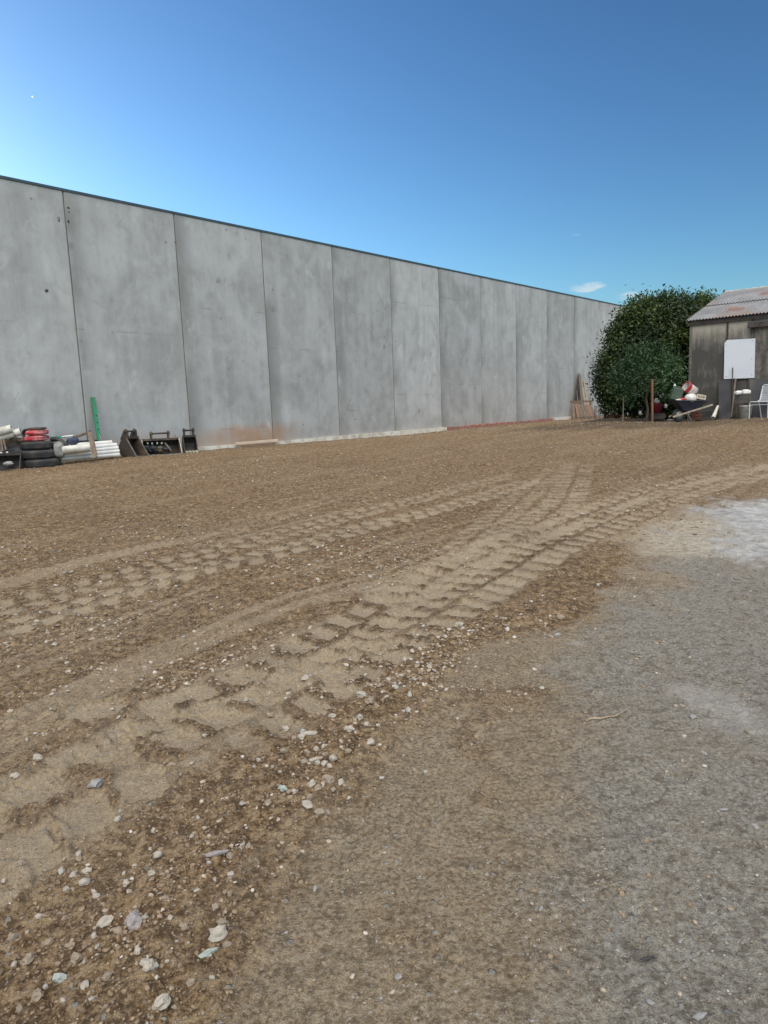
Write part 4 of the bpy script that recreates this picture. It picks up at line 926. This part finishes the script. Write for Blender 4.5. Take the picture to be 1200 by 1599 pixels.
YS = 20.8; u = YS/FPX; YB_ = YB; YB = YS
sm = [bl(1012,565,42,20,0,1.2,.55), bl(985,590,28,20,0,1.1,.5), bl(1045,580,22,26,0,1.1,.5), bl(1015,600,40,16,0,.8,.5), bl(990,560,20,14), bl(1030,548,16,9,0,1.2), bl(975,605,14,12), bl(1000,550,12,8), bl(962,598,9,8,0,1.3), bl(958,580,7,6,0,1.3), bl(1062,598,9,12,0,1.2), bl(1060,562,8,7,0,1.3), bl(985,545,7,6,0,1.3), bl(1046,547,7,6,0,1.4), bl(990,622,10,9,0,1.1), bl(1045,618,12,9,0,1.0), bl(1015,540,7,5,0,1.4)]
YB = YB_
base = at(1011, 657, YS); base.z = gz(base.x, base.y)
st_ = thing('small_tree', tuple(base), 'smaller bluish green tree on a thin trunk in front of the dark one', 'tree')
MB().path([base+Vector((-.03, 0, -.05)), at(1012,640,YS), at(1009,622,YS), at(1013,600,YS), at(1012,580,YS)], [.05, .04, .035, .03, .02], 9).build('trunk', MT['bark'], st_)
for tg in ((990,585),(1040,582),(1030,560),(1005,560)): MB().path([at(1011,608,YS), at((1011+tg[0])/2,595,YS), at(tg[0],tg[1],YS)], [.025,.018,.008], 6).build('limb', MT['bark'], st_)
P, Nn, Tn = crown_points(sm, 240, .09, 18); leaves('crown', P, Nn, .085, MT['leaf_light'], st_, Tn, .42)
a = at(1018.5,592,20.3); b = at(1019,657,20.3); b.z = gz(b.x, b.y)-.05
MB().beam(b, a, .07, .05).build('tree_stake', MT['stake'], None, 'brown timber stake standing beside the small tree trunk', 'stake', bevel=.004)
a = at(974.5,613,21.5); b = at(973,655,21.5); MB().tube(b-Vector((0, 0, .1)), a, .017, 7).build('thin_stake', MT['pale_timber'], None, 'thin pale stake standing in front of the large dark tree', 'stake')
# things glimpsed under the trees
p = at(1026, 643, 21.4); t = thing('red_bucket', (p.x, p.y, at(1026,645.5,21.4).z), 'dull red tub under the trees left of the wheelbarrow', 'tub')
MB().lathe([(0, 0), (.13, 0), (.16, .27), (.175, .28), (.165, .29), (.14, .27), (.12, .05), (0, .05)], 22).build('tub_body', MT['pink_plastic'], t, world=False)
m = MB(); m.box(at(1026,650,21.4), (.4,.3,.18)); m.build('concrete_block', MT['dark_board'], None, 'dark block holding up the dull red tub', 'block', bevel=.01)
sack(at(1026,626,21.4), (.15,.14,.16), MT['white_plastic'], 'white_bag', 'white plastic bag stuffed in the dull red tub', 'bag', 71, 0, .4)
for i_, (px, py, s_) in enumerate([(1028,614,.05),(1032,619,.06),(1040,634,.09),(1000,645,.08),(1036,616,.05)]):
    sack(at(px, py, 21.6), (s_, s_*.8, s_*1.5), MT['white_plastic'], 'litter', 'scrap of white plastic showing through the shade under the trees', 'litter', 80+i_, 0, .4)['group'] = 'white plastic scraps under the trees'
# garden soil heaped under the trees
m = MB(); vs = []; fs = []; nx, ny = 60, 16
from mathutils import noise as mn
c0 = at(885, 659, 22.0); c1 = at(1072, 658, 21.4)
for j in range(ny+1):
    for i in range(nx+1):
        t_, s_ = i/nx, j/ny; p = Vector((c0.x+(c1.x-c0.x)*t_, c0.y+(c1.y-c0.y)*t_-.6+2.6*s_, 0)); e = math.sin(math.pi*t_)**.6*math.sin(math.pi*s_)
        p.z = gz(p.x, p.y)-.05+e*(.13+.10*mn.noise(p*1.3)+.05*mn.noise(p*5)); vs.append(p)
for j in range(ny):
    for i in range(nx): q = j*(nx+1)+i; fs.append((q, q+1, q+nx+2, q+nx+1))
m.add(vs, fs, True); MT['soil'] = simple('dark_garden_soil', (.07,.05,.036), (.035,.026,.02), 9, .95, bump=.9); m.build('garden_soil', MT['soil'], None, 'low heap of dark garden soil under the trees', 'soil')

# ------------------------------------------------------------------ the shed
A = at(1075, 658, 21.0); zg = A.z; ux = -N; uy = D              # ux runs along the front to the right, uy to the back
hE = 2.129+CZ-zg
shed = thing('shed', (A.x, A.y, zg), 'old grey mould stained shed with rusty corrugated roof at the right edge', 'shed', rotz=math.atan2(ux.y, ux.x))
def fl(px, py):                                                # a point of the front wall in shed coordinates
    R = ray(px, py); o = Vector((A.x, A.y, 0)); k_ = o.dot(uy)/Vector((R.x, R.y, 0)).dot(uy); P_ = Vector((R.x*k_, R.y*k_, R.z*k_+CZ)); return (P_-Vector((A.x, A.y, 0))).dot(ux), P_.z-zg
W_ = 7.0; DP = 7.0; run = 3.5; rise = 1.10
x1, _ = fl(1136.4, 520); x2, _ = fl(1175, 520)
cuts = [0, x1, x2, x2+1.35, x2+2.7, W_]
for i in range(5):
    a, b = cuts[i], cuts[i+1]; yoff = 0.0
    if i == 2: continue
    MB().box(((a+b)/2, .02, hE/2-.1), (b-a-.006, .04, hE+.2)).build('wall_sheet', MT['cladding'], shed, world=False)
MB().box(((x2+x2+1.35)/2, -.03, (fl(1190,510)[1])/2), (1.40, .04, fl(1190,510)[1])).build('sliding_door', MT['door'], shed, world=False)
MB().box(((x2+x2+1.35)/2, .03, hE-.25), (1.36, .03, .5)).build('wall_sheet', MT['cladding'], shed, world=False)
MB().box((0.012, -.012, hE/2-.1), (.07, .024, hE+.2)).build('corner_batten', MT['batten'], shed, world=False)
for x_ in (x1, x2): MB().box((x_, -.014, hE/2-.1), (.04, .026, hE+.2)).build('cover_batten', MT['fascia'], shed, world=False)
bx0, bz = fl(1171, 508.5); MB().box((bx0+1.6, -.10, bz), (3.2, .10, .15)).build('door_rail', MT['rail'], shed, world=False, bevel=.008)
MB().box((bx0+.12, -.13, bz+.01), (.26, .14, .17)).build('rail_bracket', MT['rail'], shed, world=False, bevel=.008)
# left, right and back walls, gables
m = MB(); m.prism([(0, .04, -.2), (0, DP, -.2), (0, DP, hE), (0, DP/2, hE+rise), (0, .04, hE)], (.04, 0, 0)); m.build('gable_wall', MT['cladding'], shed, world=False)
m = MB(); m.prism([(W_-.04, .04, -.2), (W_-.04, DP, -.2), (W_-.04, DP, hE), (W_-.04, DP/2, hE+rise), (W_-.04, .04, hE)], (.04, 0, 0)); m.build('gable_wall', MT['cladding'], shed, world=False)
MB().box((W_/2, DP-.02, hE/2-.1), (W_-.1, .04, hE+.2)).build('back_wall', MT['cladding'], shed, world=False)
MB().box((W_/2, -.045, hE-.045), (W_+.1, .03, .13)).build('fascia', MT['fascia'], shed, world=False)
# corrugated sheets: two courses on each slope, the upper lapping the lower
sl = math.hypot(run, rise); ang = math.atan2(rise, run); cw = .76; pitch_ = .088
def corr(courses, flip):
    for ci, (s_a, s_b, lift) in enumerate(courses):
        nS = int((W_+.2)/cw)+1
        for k_ in range(nS):
            xa = -.08+k_*cw; xb = min(xa+cw+.02, W_+.12); nxx = int(10*6*(xb-xa)/cw); vs = []; rust = []
            if xb-xa < .1: continue
            rows_ = [s_a+(s_b-s_a)*q/8 for q in range(9)]
            for s_ in rows_:
                for i in range(nxx+1):
                    x_ = xa+(xb-xa)*i/nxx; zc = .016*math.sin(2*math.pi*x_/pitch_)+lift+.004*mn.noise(Vector((x_*2, s_*2, 0)))
                    yy = -.12+s_*math.cos(ang)-zc*math.sin(ang); zz = hE+.035+s_*math.sin(ang)+zc*math.cos(ang)
                    if flip: yy = DP-yy
                    vs.append((x_, yy, zz))
            n1_ = nxx+1; fs = [(j*n1_+i, j*n1_+i+1, (j+1)*n1_+i+1, (j+1)*n1_+i) for j in range(8) for i in range(nxx)]
            m = MB(); m.add(vs, fs, True); o = m.build('roof_sheet', MT['roof'], shed, world=False)
            at_ = o.data.attributes.new('rust', 'FLOAT', 'POINT'); vals = []
            for v_ in o.data.vertices:
                s_ = ((DP-v_.co.y) if flip else v_.co.y)+.12; s_ /= math.cos(ang); x_ = v_.co.x; rr_ = 0
                for xa_, xb_, sa_, sb_ in RUST:
                    if xa_ < x_ < xb_ and sa_ < s_ < sb_: rr_ = 1
                vals.append(rr_)
            at_.data.foreach_set('value', vals)
RUST = [(.8,1.25,.65,1.0), (1.95,2.7,.65,1.15), (1.25,1.7,2.45,2.85), (2.9,3.4,2.2,2.8), (3.7,4.4,.6,1.2)]
corr([(0, sl*.53, 0), (sl*.49, sl+.1, .026)], False); corr([(0, sl*.53, 0), (sl*.49, sl+.1, .026)], True)
m = MB(); m.tube((-.1, DP/2, hE+rise+.075), (W_+.1, DP/2, hE+rise+.075), .05, 10); m.build('ridge_cap', MT['galv'], shed, world=False)
m = MB(); m.beam((-.09, -.13, hE+.0), (-.09, DP/2, hE+rise+.0), .025, .12); m.build('barge_board', MT['batten'], shed, world=False)
m = MB(); m.beam((-.09, DP+.13, hE+.0), (-.09, DP/2, hE+rise+.0), .025, .12); m.build('barge_board', MT['batten'], shed, world=False)
def sw(px, py, off=.05):                                       # world point in front of the shed wall
    x_, z_ = fl(px, py); R = ray(px, py); o = Vector((A.x, A.y, 0))-uy*off; k_ = o.dot(uy)/Vector((R.x, R.y, 0)).dot(uy); return Vector((R.x*k_, R.y*k_, R.z*k_+CZ))
# white board with one clipped corner
cn = [sw(1131,592), sw(1178.5,590), sw(1180,528.5), sw(1136,531), sw(1132,536)]
t = thing('white_board', tuple(cn[0]), 'white board with a clipped corner fixed to the shed wall', 'board')
MB().prism(cn, -uy*.018).build('board_face', MT['white_board'], t)
for q in [sw(1134,539,.07), sw(1176,532,.07), sw(1174,560,.07), sw(1134,588,.07), sw(1174,585,.07)]: MB().tube(q, q-uy*.004, .010, 8).build('screw', MT['steel_rod'], t)
# dark boards leaning on the shed
def leansheet(px0, px1, pyb, pyt, label, rip=False):
    b0, b1 = sw(px0, pyb, .45), sw(px1, pyb-.5, .45); t0, t1 = sw(px0, pyt, .06), sw(px1, pyt-1, .06)
    for q in (b0, b1): q.z = gz(q.x, q.y)-.01
    m = MB(); m.prism([b0, b1, t1, t0], -uy*.02); return m.build('dark_sheet', MT['dark_board'], None, label, 'sheet')
leansheet(1123, 1142, 654, 594, 'tall dark sheet leaning on the shed left of the white board')
leansheet(1171, 1216, 651, 592, 'wide dark sheet leaning on the shed behind the white chair')
m = MB(); m.tube(sw(1142.5,653,.5), sw(1144.5,574,.08), .013, 8); m.build('steel_rod', MT['black_steel'], None, 'thin dark rod standing before the white board', 'rod')
m = MB(); m.tube(sw(1142.5,651,.62), sw(1149,591,.12), .022, 9); m.build('tool_handle', MT['timber'], None, 'grey timber tool handle leaning right of the thin dark rod', 'handle')
c_ = sw(1164.5,651,.8); gzc = gz(c_.x, c_.y)
t = thing('steel_bucket', (c_.x, c_.y, gzc), 'galvanised steel bucket on the ground below the dark planter', 'bucket')
MT['pale_galv'] = simple('pale_galvanised_steel', (.66,.66,.63), (.46,.46,.44), 9, .55, dirt=(.3,.27,.22), dirt_amt=.4)
MB().lathe([(0, 0), (.125, 0), (.165, .36), (.175, .365), (.17, .375), (.155, .36), (.12, .03), (0, .03)], 24).build('bucket_body', MT['pale_galv'], t, world=False)
MB().lathe([(.168, .34), (.178, .345), (.178, .36), (.168, .365)], 24).build('rim', MT['galv'], t, world=False)
q0, q1 = sw(1149.5,630,.8), sw(1172.5,629,.8)
t = thing('planter_box', tuple(q0), 'dark timber planter box set on the steel bucket', 'planter')
cq = (q0+q1)/2; Rz = Matrix.Rotation(math.atan2(ux.y, ux.x), 3, 'Z')
for dz in (.055, .165): MB().box(cq+Vector((0, 0, dz)), ((q1-q0).length, .30, .105), Rz).build('board', MT['dark_board'], t)
sack(sw(1155,613.5,.8), (.24,.2,.12), MT['white_plastic'], 'white_bag', 'left crumpled white bag on the dark planter', 'bag', 91, 0, .4)
sack(sw(1165,612.5,.8), (.22,.2,.15), MT['white_plastic'], 'white_bag', 'right crumpled white bag on the dark planter', 'bag', 94, 0, .4)
m = MB(); a = sw(1114,652.5,.75); b = sw(1121.5,634,.45); m.tube(a, b, .06, 14, r2=.035, hollow=.7); m.build('short_pipe', MT['old_pvc'], None, 'short pale pipe leaning left of the tall dark sheet', 'pipe')
m = MB(); m.tube(sw(1106,632,.5), sw(1124,629.5,.15), .013, 8); m.build('steel_rod', MT['black_steel'], None, 'dark rod lying from the wheelbarrow handle to the shed', 'rod')

# white wire chair
cc_ = at(1192, 651.5, 18.9); cc_.z = gz(cc_.x, cc_.y)
ch = thing('garden_chair', tuple(cc_), 'white wire garden chair in front of the shed at the right edge', 'chair', rotz=-1.0)
def cpath(pts, r_, name, n=8): return MB().path(pts, r_, n).build(name, MT['chair_white'], ch, world=False)
hw, hd, hs = .25, .24, .45
for sx_ in (-1, 1):
    cpath([(sx_*hw, -hd, 0), (sx_*hw, -hd, hs-.02), (sx_*(hw-.01), -hd+.03, hs)], .013, 'leg')
    cpath([(sx_*hw*.85, hd+.06, 0), (sx_*hw*.95, hd-.04, hs-.02)], .013, 'leg')
cpath([(-hw, hd, hs), (-hw, -hd, hs+.01), (-hw+.03, -hd-.01, hs+.01), (hw-.03, -hd-.01, hs+.01), (hw, -hd, hs+.01), (hw, hd, hs)], .013, 'seat_frame')
cpath([(-hw, -hd, hs-.07), (hw, -hd, hs-.07)], .008, 'stretcher')
cpath([(-hw, hd-.12, hs), (-hw, hd+.02, hs+.05), (-hw*.98, hd+.13, hs+.42), (-hw*.85, hd+.15, hs+.46), (hw*.85, hd+.15, hs+.46), (hw*.98, hd+.13, hs+.42), (hw, hd+.02, hs+.05), (hw, hd-.12, hs)], .014, 'back_frame')
m = MB()
for i in range(22):
    x_ = -hw+.02+(2*hw-.04)*i/21; m.path([(x_, -hd, hs+.008), (x_, hd-.05, hs-.005), (x_, hd+.03, hs+.06), (x_, hd+.13, hs+.44)], .0045, 5)
for z_ in range(6): m.tube((-hw, hd+.035+.018*z_, hs+.08+.062*z_), (hw, hd+.035+.018*z_, hs+.08+.062*z_), .004, 5)
for y_ in range(7): m.tube((-hw, -hd+.06*y_, hs+.006), (hw, -hd+.06*y_, hs+.006), .004, 5)
m.build('wire_mesh', MT['chair_white'], ch, world=False)

# ------------------------------------------------------------------ wheelbarrow and its load
YW = 19.9; uw = YW/FPX
wb0 = at(1061, 656, YW); wb0.z = gz(wb0.x, wb0.y)
wb = thing('wheelbarrow', tuple(wb0), 'dark blue wheelbarrow with timber handles loaded with buckets beside the shed', 'wheelbarrow')
wd2 = .30
T = [at(1050.5,625.5,YW), at(1098.5,626.5,YW), at(1086,640.5,YW), at(1064,641,YW)]
m = MB(); top = [T[0]+Vector((0, -wd2, 0)), T[1]+Vector((0, -wd2, 0)), T[1]+Vector((0, wd2, 0)), T[0]+Vector((0, wd2, 0))]; bot = [T[3]+Vector((0, -wd2*.6, 0)), T[2]+Vector((0, -wd2*.6, 0)), T[2]+Vector((0, wd2*.6, 0)), T[3]+Vector((0, wd2*.6, 0))]
inn = [p*1.0+((sum(top, Vector())/4)-p)*.06 for p in top]; inb = [p+((sum(bot, Vector())/4)-p)*.08+Vector((0, 0, .02)) for p in bot]
m.add(top+bot+inn+inb, [(0,1,5,4),(1,2,6,5),(2,3,7,6),(3,0,4,7),(7,6,5,4),(8,12,13,9),(9,13,14,10),(10,14,15,11),(11,15,12,8),(12,15,14,13),(0,8,9,1),(1,9,10,2),(2,10,11,3),(3,11,8,0)])
m.build('tray', MT['navy_tray'], wb)
m = MB(); m.path(top+[top[0]], .014, 8); m.build('tray_rim', MT['navy_tray'], wb)
for sy in (-.28, .28): MB().beam(at(1048,651,YW)+Vector((0, sy*.5, 0)), at(1106,632,YW)+Vector((0, sy, 0)), .05, .045).build('handle', MT['pale_timber'], wb, bevel=.004)
wc = at(1061, 648, YW); wr = wc.z-wb0.z
w_ = MB(); w_.lathe([(wr*.62, -.035), (wr*.9, -.045), (wr, -.02), (wr, .02), (wr*.9, .045), (wr*.62, .035), (wr*.62, -.035)], 26, wc, Matrix.Rotation(math.pi/2, 3, 'X')); wh = w_.build('wheel', MT['tyre'], wb)
MB().lathe([(0, -.03), (wr*.6, -.02), (wr*.6, .02), (0, .03)], 20, wc, Matrix.Rotation(math.pi/2, 3, 'X')).build('hub', MT['galv'], wb)
for sy in (-.2, .2): 
    lg = at(1075.5,656,YW)+Vector((0, sy, 0)); lg.z = gz(lg.x, lg.y); MB().tube(at(1068,643,YW)+Vector((0, sy, 0)), lg, .018, 8).build('leg', MT['steel_rod'], wb)
# the load
c_ = at(1056.5, 616, YW-.05)
t = thing('jerrycan', tuple(c_-Vector((0, 0, .18))), 'dark green jerrycan tilted in the left end of the wheelbarrow', 'jerrycan')
R_ = Matrix.Rotation(.3, 3, 'Y'); MB().box(c_, (.30,.2,.36), R_).build('can_body', MT['dark_green'], t, bevel=.03); MB().box(c_+R_ @ Vector((.02, 0, .21)), (.16,.04,.05), R_).build('can_handle', MT['dark_green'], t, bevel=.01)
MB().tube(c_+R_ @ Vector((-.1, 0, .17)), c_+R_ @ Vector((-.1, 0, .22)), .03, 10).build('cap', MT['dark_green'], t)
c_ = at(1078, 607.5, YW-.05); Rb = Matrix.Rotation(math.radians(-62), 3, 'Y') @ Matrix.Rotation(.15, 3, 'X')
t = thing('plastic_bucket', tuple(c_), 'white and red plastic bucket lying tilted on top of the wheelbarrow load', 'bucket')
MB().lathe([(0, -.17), (.125, -.17), (.143, .05), (.143, .155), (.12, -.15), (0, -.15)], 26, c_, Rb).build('bucket_body', MT['white_plastic'], t)
MB().lathe([(.1445, .045), (.156, .13), (.166, .135), (.166, .165), (.144, .165), (.1445, .045)], 26, c_, Rb).build('red_rim', MT['red_plastic'], t)
m = MB()
for k_ in range(3): m.lathe([(.1345+.0012*0+.0025, -.06+.045*k_), (.1375+.0025, -.045+.045*k_)], 26, c_, Rb)
MT['faint_red'] = simple('faded_red_print', (.6,.3,.28), (.68,.45,.43), 30, .5, bump=0)
m.build('print_band', MT['faint_red'], t)
c_ = at(1078.5, 620, YW-.15); t = thing('plastic_bucket', tuple(c_), 'upright plain white bucket in the middle of the wheelbarrow', 'bucket')
MB().lathe([(0, -.13), (.15, -.13), (.165, -.02), (.14, .05), (.09, .085), (0, .10)], 24, c_).build('bucket_body', MT['white_plastic'], t)
t = thing('carton', tuple(at(1093,621,YW)), 'small printed carton at the right end of the wheelbarrow load', 'carton')
Rc = Matrix.Rotation(.2, 3, 'Y'); cb = at(1093,620,YW-.05); MB().box(cb, (.27,.2,.13), Rc).build('carton_body', MT['paper'], t, bevel=.004)
for q in (-.07, .0, .07): MB().box(cb+Rc @ Vector((q, -.104, .01)), (.04, .006, .05), Rc).build('print_patch', MT['batten'], t)
sack(at(1066,623.5,YW-.2), (.16,.1,.07), MT['red_plastic'], 'red_rag', 'red rag between the jerrycan and the white bucket', 'rag', 101, 0, .4)
sack(at(1060,624.5,YW-.24), (.14,.1,.05), MT['white_plastic'], 'white_rag', 'white rag on the left rim of the wheelbarrow', 'rag', 103, 0, .4)
c_ = at(1054, 602.5, YW+.1); MB().lathe([(0, -.05), (.03, -.05), (.035, .02), (.015, .04), (.015, .06), (0, .06)], 14, c_).build('white_bottle', MT['white_plastic'], None, 'small white bottle above the jerrycan in the wheelbarrow', 'bottle')
# bricks behind the barrow
for i_, (px, py) in enumerate([(1084,654),(1090,653.5),(1084,649),(1090,648.5),(1086.5,643.5)]):
    p = at(px, py, 20.25); MB().box(p, (.21,.11,.078), Matrix.Rotation(.1*(i_-2), 3, 'Z')).build('brick', MT['terracotta'], None, 'dark red brick stacked under the wheelbarrow handles' if i_ < 4 else 'topmost dark red brick under the wheelbarrow handles', 'brick', 'bricks stacked by the wheelbarrow' if i_ < 4 else None, bevel=.004)
m = MB(); m.box(at(1102,649,20.5), (.5,.2,.3)); m.build('dark_crate', MT['dark_board'], None, 'dark low crate in the shade behind the wheelbarrow handle', 'crate', bevel=.01)
for i_, (px, py, s_) in enumerate([(1046,657.5,.12),(1052,657,.08),(1098,655.5,.07),(1128,654.5,.09)]):
    p = gp(px, py); m = MB(); m.lump(p+Vector((0, 0, s_*.2)), (s_*1.6, s_, s_*.7), seed=i_+5, rough=.4, sub=2)
    m.build('rock', MT['stone_grey'], None, ['pale rock at the left foot of the wheelbarrow', 'smaller rock beside the wheelbarrow wheel', 'small rock below the wheelbarrow handle end', 'small rock at the foot of the tall dark sheet'][i_], 'rock')
# the day moon, a tiny speck in the open sky
p = ray(51, 151).normalized()*900+Vector((0, 0, CZ)); m = MB(); m.lathe([(.62*math.sin(a), -.62*math.cos(a)) for a in [i*math.pi/10 for i in range(11)]], 20, p)
k = NT('moon_white'); MT['moon'] = k.fin((.9,.9,.88), 1.0); k.set(k.b.inputs['Emission Color'], (1, 1, 1)); k.b.inputs['Emission Strength'].default_value = .9
m.build('moon', MT['moon'], None, 'tiny pale moon speck high over the left of the wall', 'moon')
